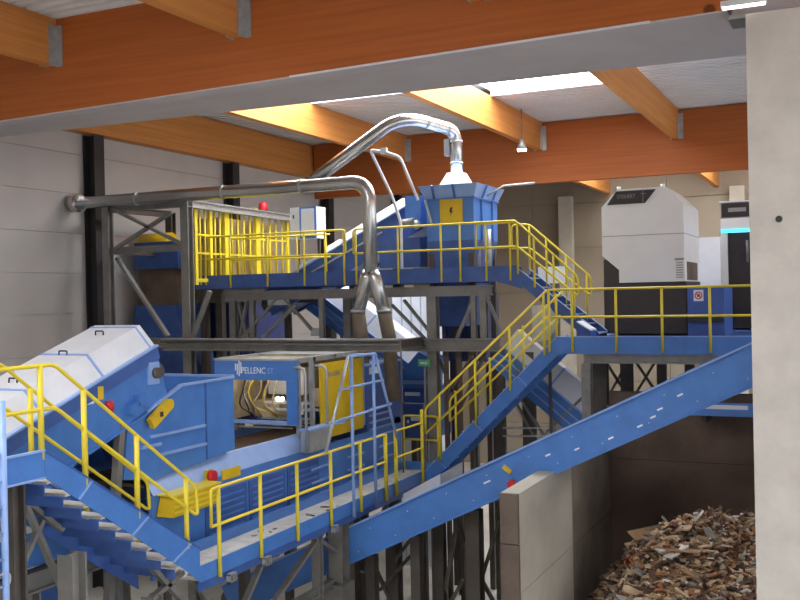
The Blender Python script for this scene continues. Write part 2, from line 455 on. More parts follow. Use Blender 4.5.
for i in range(300):
    k = random.choices(range(8), wts)[0]
    L = random.uniform(.10, .30) if random.random() < .85 else random.uniform(.3, .55)
    key = (k, random.randrange(5))
    if key not in meshes:
        m_ = MB().hexa(chip_verts(random.uniform(.13, .24), random.uniform(.03, .075), random.uniform(.008, .022), V((0, 0, 0)), Matrix.Identity(3)))
        o = m_.build('wood_offcut', WOODS[k]); meshes[key] = o.data
    else:
        o = bpy.data.objects.new('wood_offcut', meshes[key]); COL.objects.link(o)
    p = chip_place(); o.location = (p.x, p.y, hz(p.x, p.y)+random.uniform(.0, .06))
    o.rotation_euler = chip_rot().to_euler(); s_ = random.uniform(.6, 1.3) if random.random() < .9 else 1.9; o.scale = (s_, s_*random.uniform(.8, 1.5), 1)
    tag(o, 'splintered %s wood offcut lying on the scrap wood heap' % WOODN[k], 'wood scrap', 'wood offcuts on the heap')
for k in range(8):
    mb = MB()
    for i in range(int(wts[k]*75)):
        x = random.uniform(xr[0]+.1, xr[1]); y = random.uniform(yr[0], yr[1]-.1)
        if i % 3: p = chip_place(); x, y = p.x, p.y
        mb.hexa(chip_verts(random.uniform(.06, .2), random.uniform(.02, .06), random.uniform(.006, .02), V((x, y, hz(x, y)+random.uniform(-.02, .05))), chip_rot()))
    o = mb.build('small_wood_chips', WOODS[k], hp); o['kind'] = 'stuff'

# ================================================================== RAILING / STAIRS / PLATFORM HELPERS
RP, RR = .033, .026
def posts(parent, bases, h, m='yellow', r=RP, down=.0):
    for b in bases:
        b = V(b); tube('post', [b-V((0, 0, down)), b+V((0, 0, h))], r, m, parent, 8)
def rail(parent, pts, name='handrail', m='yellow', r=RR, rad=.1):
    return tube(name, arc(pts, rad), r, m, parent, 8)

# ---------------------------------------------------------------- lower walkway (X = -9 edge)
XW = -9.0
def YX(u, v=500): return P(u, v, X=XW).y
wk = thing('walkway', (XW-.5, 16, 3.75), 'blue-edged walkway with yellow railing running past the optical sorter to the stairs', 'walkway')
WZ = 3.80; WYA, WYB = 12.02, 21.5
for k in range(9):
    a = WYA+(WYB-WYA)*k/9; b = WYA+(WYB-WYA)*(k+1)/9
    box('deck_plate', (XW-.98, a+.006, WZ-.04), (XW-.02, b-.006, WZ), 'grate', wk)
box('toe_board', (XW-.02, WYA, 3.74), (XW, 20.36, 3.99), 'blue', wk)
box('toe_board', (XW-1.0, WYA+.25, 3.74), (XW-.98, WYB, 3.99), 'blue', wk)
box('toe_board', (XW-1.0, WYB, 3.74), (XW, WYB+.02, 3.99), 'blue', wk)
box('side_channel', (XW-.06, WYA, 3.60), (XW-.02, 20.36, 3.74), 'dblue', wk)
HT, HM = 5.10, 4.53
ya = YX(209, 505); yg1 = YX(385, 470); yg2 = YX(394, 470); yend = 20.3
px_ = XW+.035
for (y0, y1) in ((ya, yg1), (yg2, yend)):
    rail(wk, [(px_, y0, HM), (px_, y0, HT), (px_, y1, HT), (px_, y1, HM), (px_, y0, HM)][:5], rad=.09)
for u in (217, 259, 296, 330, 360):
    y = YX(u, 520); tube('post', [(px_, y, 3.72), (px_, y, HT)], RP, 'yellow', wk, 8)
for y in (yg1-.03, yg2+.03):
    tube('post', [(px_, y, 3.72), (px_, y, HT)], RP*1.3, 'yellow', wk, 8)
tube('post', [(px_, yend, 3.72), (px_, yend, 5.4)], RP*1.2, 'yellow', wk, 8)
for u in (228, 264, 333):
    y = YX(u, 545)
    c = MB()
    for dz in (0, .12):
        c.box((XW+.01, y-.09, 3.56+dz), (XW+.09, y+.09, 3.585+dz))
    for dy in (-.09, -.0, .07):
        c.box((XW+.01, y+dy, 3.56), (XW+.09, y+dy+.025, 3.70))
    c.build('rail_clamp', 'galv', wk)
# end rail of the walkway
rail(wk, [(XW-.96, WYB-.05, 4.53), (XW-.96, WYB-.05, 5.1), (XW-.05, WYB-.05, 5.1), (XW-.05, WYB-.05, 4.53)])
for x in (XW-.96, XW-.05): tube('post', [(x, WYB-.05, 3.8), (x, WYB-.05, 5.1)], RP, 'yellow', wk, 8)
rail(wk, [(XW-.96, WYB-.05, 4.53), (XW-.05, WYB-.05, 4.53)], 'mid_rail')
# debris on the deck
for i in range(14):
    y = random.uniform(14.2, 17.2); x = XW-.15-random.random()*.7
    k = random.choice((2, 6, 4, 7, 0))
    o = outward(MB().hexa(chip_verts(random.uniform(.04, .11), random.uniform(.015, .04), .008, V((0, 0, 0)), Matrix.Rotation(random.uniform(0, 3), 3, 'Z'))).build('wood_fragment', WOODS[k]))
    o.location = (x, y, WZ+.009)
    tag(o, 'small %s wood fragment dropped on the walkway deck' % WOODN[k], 'wood scrap', 'wood fragments on the walkway deck')

# ---------------------------------------------------------------- front stair (along Y at X=-9)
sa = thing('stair_flight', (XW-.5, 10.3, 3.8), 'blue stair flight descending from the upper landing to the walkway beside the hopper', 'stairs')
p0 = V((XW, 8.97, 6.19)); p1 = V((XW, 12.02, 4.25)); q0 = V((XW, 8.97, 5.87)); q1 = V((XW, 11.75, 3.97)); q2 = V((XW, 12.02, 3.75))
for k, x in enumerate((XW, XW-.98)):
    e = V((x-XW, 0, 0))
    prism('stringer', [p0+e, p1+e, q2+e, q1+e, q0+e], (-.02, 0, 0), 'blue', sa)
    rib = MB()
    for t in (.26, .62, .93):
        a = p0.lerp(p1, t); b = q0.lerp(q1, t-.06)
        rib.beam(a+e+V((.008, 0, 0)), b+e+V((.008, 0, 0)), .016, .03)
    rib.build('stiffener', 'lblue', sa)
    lp = MB().beam(p0+e+V((-.01, 0, .008)), p1+e+V((-.01, 0, .008)), .05, .02); lp.build('stringer_edge', 'dblue', sa)
prism('lower_stringer', [V((XW-.95, 8.97, 5.87)), V((XW-.95, 11.75, 3.97)), V((XW-.95, 11.75, 3.62)), V((XW-.95, 8.8, 5.6))], (-.02, 0, 0), 'dblue', sa)
NT = 9
for i in range(NT):
    t = (i+.45)/NT
    c = q0.lerp(q1, t); zt_ = c.z+.03
    box('tread', (XW-.96, c.y-.10, zt_-.03), (XW-.02, c.y+.12, zt_), 'grate', sa)
    box('riser', (XW-.955, c.y-.135, zt_-.17), (XW-.03, c.y-.12, zt_-.036), 'dblue', sa)
# landing
ld = thing('stair_landing', (XW-.5, 7.5, 5.9), 'blue landing platform with yellow handrail at the head of the front stair', 'platform')
for k in range(3):
    box('deck_plate', (XW-.98, 6+k*.99+.006, 5.86), (XW-.02, 6+(k+1)*.99-.006, 5.9), 'grate', ld)
for x in (XW, XW-1.0):
    box('toe_board', (x-.02, 6, 5.88), (x, 8.965, 6.19), 'blue', ld)
    box('toe_board_edge', (x-.03, 6, 6.19), (x+.02, 8.965, 6.215), 'lblue', ld)
    box('bottom_edge', (x-.03, 6, 5.855), (x+.02, 8.965, 5.88), 'lblue', ld)
hA = 1.05
for side, (x, uend) in enumerate(((XW-.03, 196), (XW-.95, 148))):
    zt1, zm1 = 7.235, 6.70
    ye = P(uend, 498, X=x).y; yb_ = 9.19
    zt2 = P(196, 487, X=XW).z if side == 0 else zt1-(ye-yb_)*.72
    zm2 = zt2-.42
    rail(sa, [(x, 6.2, zt1), (x, yb_, zt1), (x, ye, zt2), (x, ye+.03, zm2), (x, ye-.05, zm2+.02), (x, yb_, zm1), (x, 6.2, zm1)], rad=.1)
    for y in (P(43, 430, X=XW).y, P(86, 430, X=XW).y, P(139, 480, X=XW).y, P(188, 510, X=XW).y):
        if y > ye: continue
        zz = zt1 if y < yb_ else zt1+(zt2-zt1)*(y-yb_)/(ye-yb_)
        zb_ = 6.19 if y < 8.97 else 6.19+(4.25-6.19)*(y-8.97)/(3.05)
        tube('post', [(x, y, zb_-.1), (x, y, zz)], RP*1.1, 'yellow', sa, 8)
# access ladder on the far left edge
lx = P(4, 500, X=-8.8)
la = thing('access_ladder', (-8.8, lx.y, 0), 'light blue tubular ladder post with hoop below the upper landing', 'ladder')
for dy in (0, -.5): tube('rail', [(-8.8, lx.y+dy, 2.2), (-8.8, lx.y+dy, 6.9)], .04, 'lblue', la, 10)
hb = P(4, 574, X=-8.8).z
tube('hoop', arc([(-8.8, lx.y-.5, hb), (-8.8, lx.y+.06, hb), (-8.8, lx.y+.06, hb-.14), (-8.8, lx.y-.5, hb-.14)], .06), .015, 'galv', la, 8)
for k in range(14): tube('rung', [(-8.8, lx.y-.5, 2.4+k*.3), (-8.8, lx.y, 2.4+k*.3)], .016, 'lblue', la, 8)

# ---------------------------------------------------------------- blue A-shaped guard on the walkway edge
ag = thing('safety_barrier', (XW+.06, 17.5, 3.7), 'grey-blue tubular trapezoid guard frame fixed to the walkway edge before the yellow door', 'guard frame')
def PW(u, v): p = P(u, v, X=XW+.07); return p
tl_, tr_ = PW(348, 356), PW(375, 354)
for a, b, r_ in ((PW(351, 356), PW(354, 511), .035), (PW(374, 354), PW(375, 500), .035)):
    b.y = a.y = (a.y+b.y)/2; b.z = 3.7; tube('upright', [a, b], r_, 'lblue', ag, 8)
tube('top_bar', [tl_, tr_], .035, 'lblue', ag, 8)
tube('slant_leg', [tl_, PW(326, 452)], .035, 'galv', ag, 8)
tube('slant_leg', [tr_, PW(397, 438)], .03, 'lblue', ag, 8)
for (a, b) in ((PW(339, 390), PW(383, 380)), (PW(331, 423), PW(391, 404))): tube('cross_bar', [a, b], .025, 'lblue', ag, 8)

# ---------------------------------------------------------------- right platform  (front Y=19.5)
YP = 20.4; PZ_ = 6.955
rp = thing('upper_platform', (-2, 21, 6.7), 'blue-edged upper platform with yellow railing in front of the white sorter', 'platform')
xl = P(557, 345, Y=YP).x
for k in range(9):
    a = xl+(3.2-xl)*k/9; b = xl+(3.2-xl)*(k+1)/9
    box('deck_plate', (a+.006, YP+.025, PZ_-.05), (b-.006, 28.6, PZ_), 'dblue', rp)
box('toe_board', (xl, YP, 6.68), (3.2, YP+.02, 7.038), 'blue', rp)
box('toe_board_edge', (xl, YP-.012, 7.038), (3.2, YP+.03, 7.055), 'lblue', rp)
xh = P(583, 357, Y=YP).x
ibeam('bearer', (xh, YP+.12, 6.575), (3.2, YP+.12, 6.575), .16, .19, 'steel', rp)
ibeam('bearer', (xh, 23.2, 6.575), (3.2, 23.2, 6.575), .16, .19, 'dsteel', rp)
rt, rm = 8.052, 7.466
xs0 = P(548, 292, Y=YP-.03).x
yy = YP-.03
rail(rp, [(xs0, yy, rt), (3.2, yy, rt)])
rail(rp, [(xs0, yy, rm), (3.2, yy, rm)], 'mid_rail')
for u in (549, 572, 616, 662, 710): 
    x = P(u, 320, Y=yy).x; tube('post', [(x, yy, 6.72), (x, yy, rt)], RP*.85, 'yellow', rp, 8)
for k in range(5): tube('post', [(-.6+k*.93, yy, 6.72), (-.6+k*.93, yy, rt)], RP*.85, 'yellow', rp, 8)
# columns and bracing below the platform
uf = thing('platform_trestle', (-3, 21, 0), 'grey steel columns with crossed bracing carrying the upper platform', 'support frame')
for u, yy_, wd in ((587, YP+.12, .2), (601, 21.9, .3), (627, 23.2, .26), (662, 23.2, .2), (690, 23.2, .2)):
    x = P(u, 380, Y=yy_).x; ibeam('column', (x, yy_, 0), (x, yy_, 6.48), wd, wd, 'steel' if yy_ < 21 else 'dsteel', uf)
def pyl(u, v, Y): return P(u, v, Y=Y)
for a, b in (((606, 362), (630, 400)), ((628, 362), (606, 400)), ((636, 362), (660, 398)), ((655, 362), (632, 400))):
    beam('brace', pyl(*a, 23.1), pyl(*b, 23.1), .09, .05, 'dsteel', uf)

# ---------------------------------------------------------------- stair B: walkway -> right platform (along X)
def stair_x(name, label, xb_, zb_, xt, zt_, y0, wid, n, up, dn, rails, mat_rail='yellow', sm='blue', tm='grate', posts_t=(.05, .35, .65, .95), hr=1.02, hm=.5, ext=None):
    t = thing(name, ((xb_+xt)/2, y0+wid/2, min(zb_, zt_)), label, 'stairs')
    for y in (y0, y0+wid-.02):
        prism('stringer', [(xb_, y, zb_+up), (xt, y, zt_+up), (xt, y, zt_-dn), (xb_, y, zb_-dn)], (0, .02, 0), sm, t)
        e = MB().beam((xb_, y+.01, zb_+up+.008), (xt, y+.01, zt_+up+.008), .06, .018); e.build('stringer_edge', 'lblue', t)
    for i in range(n):
        f = (i+.5)/n; x = xb_+(xt-xb_)*f; z = zb_+(zt_-zb_)*f
        tr = box('tread', (x-.13, y0+.022, z-.03), (x+.13, y0+wid-.022, z), tm, t)
        box('nosing', (x+(-.15 if xt > xb_ else .13), y0+.022, z-.03), (x+(-.13 if xt > xb_ else .15), y0+wid-.022, z+.004), 'galv', tr)
    return t
xbB, xtB = -8.98, xl
stB = stair_x('stair_flight', 'steep blue stair flight with yellow rails linking the walkway to the upper platform', xbB, 3.86, xtB, 6.955, YP, .95, 13, .09, .31, True)
# bent top piece of the stringer
for y in (YP, YP+.93):
    prism('stringer_foot', [(xbB-.15, y, 3.95), (xbB, y, 3.95), (xbB, y, 3.56), (xbB-.15, y, 3.56)], (0, .02, 0), 'blue', stB)
for k, y in enumerate((YP-.03, YP+.95)):
    a = P(425, 408, Y=YP); 
    xa_, za_ = -8.9, 5.42
    xb_, zb_ = xs0-.02, 8.05
    mz = .55
    if k == 0:
        pts = [(xa_, y, za_-.57), (xa_, y, za_), (xb_, y, zb_)]
    else:
        pts = [(xa_+.2, y, za_-.4), (xa_+.2, y, za_+.1), (xb_+.1, y, zb_)]
    rail(stB, pts)
    rail(stB, [(pts[0][0], y, pts[0][2]), (xb_, y, zb_-.57)], 'mid_rail')
    for f in (.12, .42, .7, .97):
        x = xa_+(xb_-xa_)*f; z = za_+(zb_-za_)*f; zs = 3.86+(6.955-3.86)*(x-xbB)/(xtB-xbB)
        tube('post', [(x, y, zs-.05), (x, y, z)], RP*.85, 'yellow', stB, 8)
for f in (.14, .42, .75):
    x = xbB+(xtB-xbB)*f; z = 3.86+3.095*f
    sl_ = (V((xtB-xbB, 0, 3.095))).normalized(); nn = V((-sl_.z, 0, sl_.x))
    c = V((x, YP-.006, z-.1)); beam('weld_seam', c+nn*.14, c-nn*.14, .012, .02, 'lblue', stB)

# ---------------------------------------------------------------- rear platform (front Y=21.2)
YQ = 21.9; QZ = 8.465
xq0, xq1 = -16.5, -7.15
rq = thing('rear_platform', (-11.5, 22, 8.2), 'long blue-edged rear platform with yellow railing below the silver duct', 'platform')
for k in range(8):
    a = xq0+(xq1-xq0)*k/8; b = xq0+(xq1-xq0)*(k+1)/8
    box('deck_plate', (a+.006, YQ+.025, QZ-.05), (b-.006, YQ+1.2, QZ), 'steel', rq)
box('toe_board', (xq0, YQ, 8.289), (xq1, YQ+.02, 8.651), 'dblue', rq)
box('toe_board', (xq0, YQ+1.2, 8.28), (xq1-1.0, YQ+1.22, 8.6), 'dblue', rq)
xg0, xg1 = P(226, 290, Y=YQ-.1).x, P(492, 290, Y=YQ-.1).x
ibeam('bearer', (xg0, YQ-.1, 8.08), (xg1, YQ-.1, 8.08), .2, .24, 'steel', rq)
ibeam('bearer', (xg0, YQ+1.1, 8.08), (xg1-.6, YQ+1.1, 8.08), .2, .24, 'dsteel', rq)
yy = YQ-.03; rt, rm = 9.694, 9.085
xbr = P(345, 230, Y=yy).x; xbr2 = P(353, 230, Y=yy).x
for (a, b) in ((xq0, xbr), (xbr2, P(517, 224, Y=yy).x)):
    rail(rq, [(a, yy, rm), (a, yy, rt), (b, yy, rt), (b, yy, rm), (a, yy, rm)])
for u in (192, 230, 267, 304, 325, 344, 356, 398, 441, 460, 486, 510):
    x = P(u, 255, Y=yy).x; tube('post', [(x, yy, 8.3), (x, yy, rt)], RP*.8, 'yellow', rq, 8)
yr_ = YQ+1.17
xr0 = P(380, 230, Y=yr_).x; xr1 = P(512, 230, Y=yr_).x
rail(rq, [(-15.9, yr_, rt), (xr0-1.5, yr_, rt)]); rail(rq, [(-15.9, yr_, rm), (xr0-1.5, yr_, rm)], 'mid_rail')
for k in range(5): 
    x = -15.6+k*.9; tube('post', [(x, yr_, 8.45), (x, yr_, rt)], RP*.8, 'yellow', rq, 8)
# stair C: rear platform -> right platform, with loops
xbC, xtC = P(598, 335, Y=YQ).x, xq1
stC = stair_x('stair_flight', 'short blue stair flight with yellow looped rails stepping down from the rear platform', xbC, 6.955, xtC, 8.465, YQ, .9, 7, .12, .22, True, sm='dblue', tm='dblue')
prism('gusset', [(xtC-.02, YQ+.002, 8.63), (xtC+.12, YQ+.002, 8.6), (xtC+.12, YQ+.002, 8.1), (xtC-.5, YQ+.002, 8.28)], (0, .016, 0), 'dblue', stC)
for k, y in enumerate((YQ-.03, YQ+.9)):
    us, vs, ue, ve = ((517, 223, 578, 276), (529, 226, 591, 277))[k]
    a = P(us, vs, Y=y); b = P(ue, ve, Y=y); b.z = 8.34; a.z = 9.66
    st_ = V((xq1-1.0 if k == 0 else a.x-.45, y, 9.66)); 
    rail(stC, [st_-V((0, 0, .57)), st_, a, b, b-V((0, 0, .42)), b-V((.12, 0, .36)), a-V((0, 0, .57)), st_-V((0, 0, .57))], rad=.12)
    for f in (.0, .28, .6, .93):
        p = a.lerp(b, f); zs = 6.955+(8.465-6.955)*(p.x-xbC)/(xtC-xbC)
        tube('post', [(p.x, y, min(zs, 8.45)), p], RP*.8, 'yellow', stC, 8)

# rear platform trestle: columns, long beam, diagonals
YT = 20.1
rt_ = thing('rear_trestle', (-12, 20.6, 0), 'grey steel trestle with long horizontal beam and diagonals under the rear platform', 'support frame')
lb0, lb1 = P(165, 350, Y=YT).x, P(500, 342, Y=YT).x
zl = P(330, 345, Y=YT).z
ibeam('long_beam', (lb0, YT, zl), (-9.35, YT, zl), .22, .30, 'steel', rt_)
zl2_ = P(450, 345, Y=21.62).z; lb2 = P(500, 342, Y=21.62).x
ibeam('long_beam', (P(398, 345, Y=21.62).x, 21.62, zl2_), (lb2, 21.62, zl2_), .22, .30, 'steel', rt_)
ibeam('cross_beam', (-9.46, YT, zl), (-9.46, 21.6, zl), .16, .24, 'dsteel', rt_)
tube('cable_pipe', [(lb0, YT-.16, zl+.12), (-9.35, YT-.16, zl+.12)], .03, 'steel', rt_, 8)
tube('cable_pipe', [(lb0, YT-.16, zl+.02), (-9.35, YT-.16, zl+.02)], .02, 'steel', rt_, 8)
def P2(u, v, Y=YQ-.1): return P(u, v, Y=Y)
for u, wd in ((234, .18), (253, .14), (474, .12), (484, .16), (326, .2), (433, .24), (322, .12)):
    x = P2(u, 315).x; yc = YQ-.1 if u != 326 else YQ+1.1
    ibeam('column', (x, yc, 0 if u in (234, 433, 326) else zl-.1), (x, yc, 7.96), wd, wd, 'steel', rt_)
for a, b in (((277, 299), (242, 338)), ((285, 299), (312, 330)), ((296, 305), (262, 338)), ((475, 297), (455, 342)), ((487, 297), (503, 335)), ((404, 300), (436, 340)), ((392, 305), (428, 342)), ((238, 300), (247, 338)), ((247, 300), (240, 338))):
    beam('brace', P2(*a), P2(*b), .10, .06, 'steel', rt_)
box('gusset_plate', P2(274, 297)-V((.18, .02, .05)), P2(286, 303)+V((.1, .02, -.05)), 'galv', rt_)
box('gusset_plate', P2(311, 328)-V((0, .02, .0)), P2(321, 336)+V((0, .02, 0)), 'galv', rt_)

# left tower frame with cage supports
TY = 20.9
tw = thing('steel_tower', (-17, 21, 0), 'grey braced steel tower between the dark wall column and the yellow cage', 'support frame')
tx = [P(107, 260, Y=TY).x, P(114, 260, Y=TY+.0).x, P(187.5, 260, Y=TY).x]
tz = P(150, 204, Y=TY).z
ibeam('column', (tx[0]+.05, TY, 0), (tx[0]+.05, TY, tz), .22, .22, 'steel', tw)
ibeam('column', (tx[2], TY, 0), (tx[2], TY, tz), .24, .24, 'steel', tw)
ibeam('column', (tx[0]+.3, TY+2.4, 0), (tx[0]+.3, TY+2.4, tz), .22, .22, 'dsteel', tw)
for v in (208, 251):
    a = P(112, v, Y=TY); b = P(188, v-4, Y=TY); z = (a.z+b.z)/2
    ibeam('girt', (tx[0], TY, z), (tx[2], TY, z), .14, .18, 'steel', tw)
    ibeam('side_girt', (tx[0]+.1, TY, z), (tx[0]+.3, TY+2.4, z), .14, .18, 'dsteel', tw)
for a, b in (((113, 209), (186, 246)), ((115, 249), (172, 212)), ((117, 258), (168, 336)), ((190, 345), (210, 291))):
    beam('brace', P(*a, Y=TY-.05), P(*b, Y=TY-.05), .13, .08, 'steel', tw)
xa_ = P(170, 212, Y=TY+2).x
# top channel above cage
zc = P(195, 206, X=-16.1).z
ibeam('cage_channel', (tx[2], TY, tz-.05), (tx[2]+.05, 26.3, tz-.12), .16, .2, 'galv', tw)
lbx = P(95, 346, Y=YT).x
ibeam('girt', (tx[0], TY, zl), (tx[2]+.2, TY, zl), .2, .26, 'steel', tw)

# blue machine with brown chute in the tower
bm_ = thing('chute_machine', (-17.6, 23, 6), 'blue and brown chute machine standing inside the grey tower frame', 'machine')
yc = 22.6
a = P(134, 243, Y=yc); b = P(178, 268, Y=yc)
box('head_box', (a.x, yc, b.z), (b.x, yc+1.2, a.z), 'dblue', bm_)
mb = MB()
tube('drum', [(P(143, 242, Y=yc+.6).x, yc+.6, a.z+.02), (P(172, 242, Y=yc+.6).x, yc+.6, a.z+.02)], .28, 'dyellow', bm_, 18)
c = P(140, 268, Y=yc+.15); d = P(176, 305, Y=yc+.15)
prism('chute', [(c.x, yc+.15, c.z), (d.x, yc+.15, c.z), (d.x+.1, yc+.15, d.z), (c.x-.1, yc+.15, d.z)], (0, .9, 0), 'brown_shade', bm_)
e = P(125, 312, Y=yc); f_ = P(190, 345, Y=yc)
prism('base_hopper', [(c.x-.1, yc, d.z), (d.x+.1, yc, d.z), (f_.x, yc, f_.z-1), (e.x+.15, yc, f_.z-1)], (0, 1.3, 0), 'dblue', bm_)
box('leg', (c.x, yc+.3, 0), (c.x+.25, yc+.55, f_.z-.9), 'dsteel', bm_); box('leg', (d.x, yc+.3, 0), (d.x+.25, yc+.55, f_.z-.9), 'dsteel', bm_)

# ---------------------------------------------------------------- yellow cage along Y at X=-16
CXX = -15.95
cg = thing('safety_cage', (CXX, 24, 8.45), 'bright yellow barred safety cage panels standing on the rear platform', 'cage')
zc1 = P(196, 206, X=CXX).z; zc0 = 8.4
def cy(u): return P(u, 240, X=CXX).y
y_a, y_b = cy(195), cy(287)
edges = [195, 210, 226, 257, 287]
for u in edges: 
    y = cy(u); box('frame_post', (CXX-.05, y-(.11 if u in (226, 257) else .06), zc0), (CXX+.05, y+(.11 if u in (226, 257) else .06), zc1), 'yellow', cg)
for z in (zc1, zc0+.12): box('frame_rail', (CXX-.04, y_a, z-.05), (CXX+.04, y_b, z+.05), 'yellow', cg)
for z in (zc0+.85, zc0+1.35): box('frame_rail', (CXX-.03, y_a, z-.025), (CXX+.03, y_b, z+.025), 'yellow', cg)
k = 0
for u in (200, 205, 215, 220, 232, 238, 244, 250, 263, 270, 276, 282):
    y = cy(u); tube('bar', [(CXX, y, zc0), (CXX, y, zc1)], .03, 'yellow', cg, 6)
for u in (225, 256): box('top_tab', (CXX-.03, cy(u)-.05, zc1), (CXX+.03, cy(u)+.05, zc1+.14), 'yellow', cg)
# guarded machine behind the cage
gm = thing('baler_housing', (-17.3, 24, 8.4), 'tan boxy housing enclosed behind the yellow safety cage', 'machine')
box('body', (-17.15, 23.0, 8.45), (-16.3, 26.0, zc1-.2), 'cardboard', gm)
for k in range(4): box('panel', (-16.295, 23.1+k*.72, 8.62), (-16.26, 23.7+k*.72, zc1-.35), 'cardboard', gm)
box('plinth', (-17.15, 23.0, 7.9), (-16.3, 26.0, 8.44), 'dsteel', gm)
for x in (-17.0, -16.45):
    for y in (23.2, 25.8): box('leg', (x-.1, y-.1, 0), (x+.1, y+.1, 7.9), 'dsteel', gm)
bea = P(263, 207, X=-15.9)
bc = thing('red_beacon', (bea.x, bea.y, zc1+.05), 'red warning beacon on top of the yellow cage', 'beacon')
tube('lens', [(bea.x, bea.y, zc1+.09), (bea.x, bea.y, zc1+.16), (bea.x, bea.y, zc1+.3), (bea.x, bea.y, zc1+.36)], .12, 'red', bc, 14, [.13, .14, .13, .05])
tube('base', [(bea.x, bea.y, zc1+.05), (bea.x, bea.y, zc1+.09)], .1, 'black', bc, 14)
# white cabinet with blue frame
YC = 23.2
a = P(290, 208, Y=YC); b = P(317, 238, Y=YC)
cb_ = thing('control_cabinet', ((a.x+b.x)/2, YC, 8.4), 'white control cabinet with blue-framed door beside the yellow cage', 'cabinet')
box('body', (a.x, YC, b.z), (b.x, YC+.5, a.z), 'white', cb_)
xm = P(300, 220, Y=YC).x
box('door_frame', (xm, YC-.03, b.z), (b.x, YC-.002, a.z), 'blue', cb_)
box('door_panel', (xm+.06, YC-.04, b.z+.06), (b.x-.06, YC-.03, a.z-.05), 'white', cb_)
box('handle', (a.x+.1, YC-.03, a.z-.3), (a.x+.13, YC, a.z-.2), 'black', cb_)
for x in (a.x+.08, b.x-.08): beam('leg', (x, YC+.25, 7.9), (x, YC+.25, b.z), .07, .07, 'dsteel', cb_)
beam('foot', (a.x, YC+.25, 7.9), (b.x, YC+.25, 7.9), .1, .08, 'dsteel', cb_)

# ---------------------------------------------------------------- covered inclined conveyor generic
def conveyor(name, label, A, B, width, side_h, wdir, covers=0, cov_h=.4, prf=(.2, .8), drum=.3, sm='blue', cat='conveyor', cov_mat='white', tip=True, belt=True, group=None):
    """A,B: top edge points of the near side wall (low->high); wdir: horizontal unit vector to far side"""
    A, B, wd = V(A), V(B), V(wdir)*width
    t = thing(name, (A+B)/2+wd/2-V((0, 0, side_h)), label, cat, group)
    ax = (B-A).normalized(); nn = ax.cross(V(wdir)).normalized()
    if nn.z < 0: nn = -nn
    for k, e in enumerate((V((0, 0, 0)), wd)):
        s_ = -1 if k == 0 else 1
        prism('side_wall', [A+e, B+e, B+e-nn*side_h, A+e-nn*side_h], V(wdir)*(.03*s_*-1), sm, t)
        MB().beam(A+e-V(wdir)*.02*(1 if k == 0 else -1), B+e-V(wdir)*.02*(1 if k == 0 else -1), .09, .03, nn).build('top_flange', 'lblue' if k == 0 else sm, t)
        MB().beam(A+e-nn*(side_h-.015), B+e-nn*(side_h-.015), .09, .03, nn).build('bottom_flange', sm, t)
    if belt:
        MB().beam(A+wd/2-nn*(side_h*.45), B+wd/2-nn*(side_h*.45), width-.1, .03, nn).build('belt', 'rubber', t)
        MB().beam(A+wd/2-nn*(side_h*.9), B+wd/2-nn*(side_h*.9), width-.12, .03, nn).build('underpan', 'dblue', t)
    if tip:
        for p in (A, B):
            c = p+wd/2-nn*(side_h*.5)
            tube('end_drum', [c-wd*.46, c+wd*.46], side_h*drum, 'dsteel', t, 14)
    L = (B-A).length
    for k in range(covers):
        a = A+ax*(L*k/covers+.012); b = A+ax*(L*(k+1)/covers-.012)
        pr = [V((0, 0, 0)), wd*prf[0]+nn*cov_h, wd*prf[1]+nn*cov_h, wd]
        c = prism('cover', [a+p for p in pr], b-a, cov_mat, t)
        rb = MB().prism([a-ax*.02+p*1.0+nn*.012 for p in (pr[0], pr[1], pr[2], pr[3])], ax*.045); outward(rb.build('cover_rib', 'lblue', c))
    t_axes[t.name] = (A, B, ax, nn, wd)
    return t
t_axes = {}
# front covered conveyor (feeds the hopper) along Y at X=-10.4
XM = -10.4
A = V((XM, 6.6, 6.18-(9.58-6.6)*.3375)); B = V((XM, 12.82, 7.27))
cv = conveyor('covered_conveyor', 'blue inclined conveyor under angular white hoods feeding the open hopper', A, B, 1.6, .95, (-1, 0, 0), covers=5, cov_h=.36, prf=(.13, .72), drum=.16)
A_, B_, ax, nn, wd = t_axes[cv.name]
pr_ = [V((0, 0, 0)), wd*.13+nn*.36, wd*.72+nn*.36, wd]
outward(MB().prism([B-ax*.14+p+nn*.012 for p in pr_], ax*.04).build('hood_rib', 'lblue', cv))
# hood handles
for s_ in (.50, .64, .80, .93):
    c = A+(B-A)*s_+wd*.42+nn*.375
    MB().tube(arc([c-ax*0+V((0.08, 0, -.02)), c+V((.08, 0, .05)), c+V((-.08, 0, .05)), c+V((-.08, 0, -.02))], .02), .012, 6).build('hood_handle', 'black', cv)
# side details: strip, gear motor / bearing, drives
s0 = A-nn*.13; s1 = B-nn*.13
MB().beam(s0+V((.02, 0, 0)), s1+V((.02, 0, 0)), .03, .2, nn).build('side_strip', 'dblue', cv)
bq = P(156, 373, X=XM+.05)
tube('bearing', [(XM, bq.y, bq.z), (XM+.12, bq.y, bq.z)], .09, 'dsteel', cv, 14)
box('bearing_plate', (XM, bq.y-.16, bq.z-.18), (XM+.04, bq.y+.1, bq.z+.18), 'lblue', cv)
for u, v in ((133, 408), (140, 400)):
    q = P(u, v, X=XM+.05); box('motor_mount', (XM, q.y-.1, q.z-.08), (XM+.12, q.y+.1, q.z+.08), 'blue', cv)
q = P(113, 407, X=XM+.1)
tube('pull_switch', [(XM+.03, q.y, q.z-.07), (XM+.03, q.y, q.z+.09)], .07, 'red', cv, 12)
q2 = P(103, 393, X=XM+.08); box('switch_tag', (XM, q2.y-.06, q2.z-.1), (XM+.04, q2.y+.06, q2.z+.1), 'dyellow', cv)
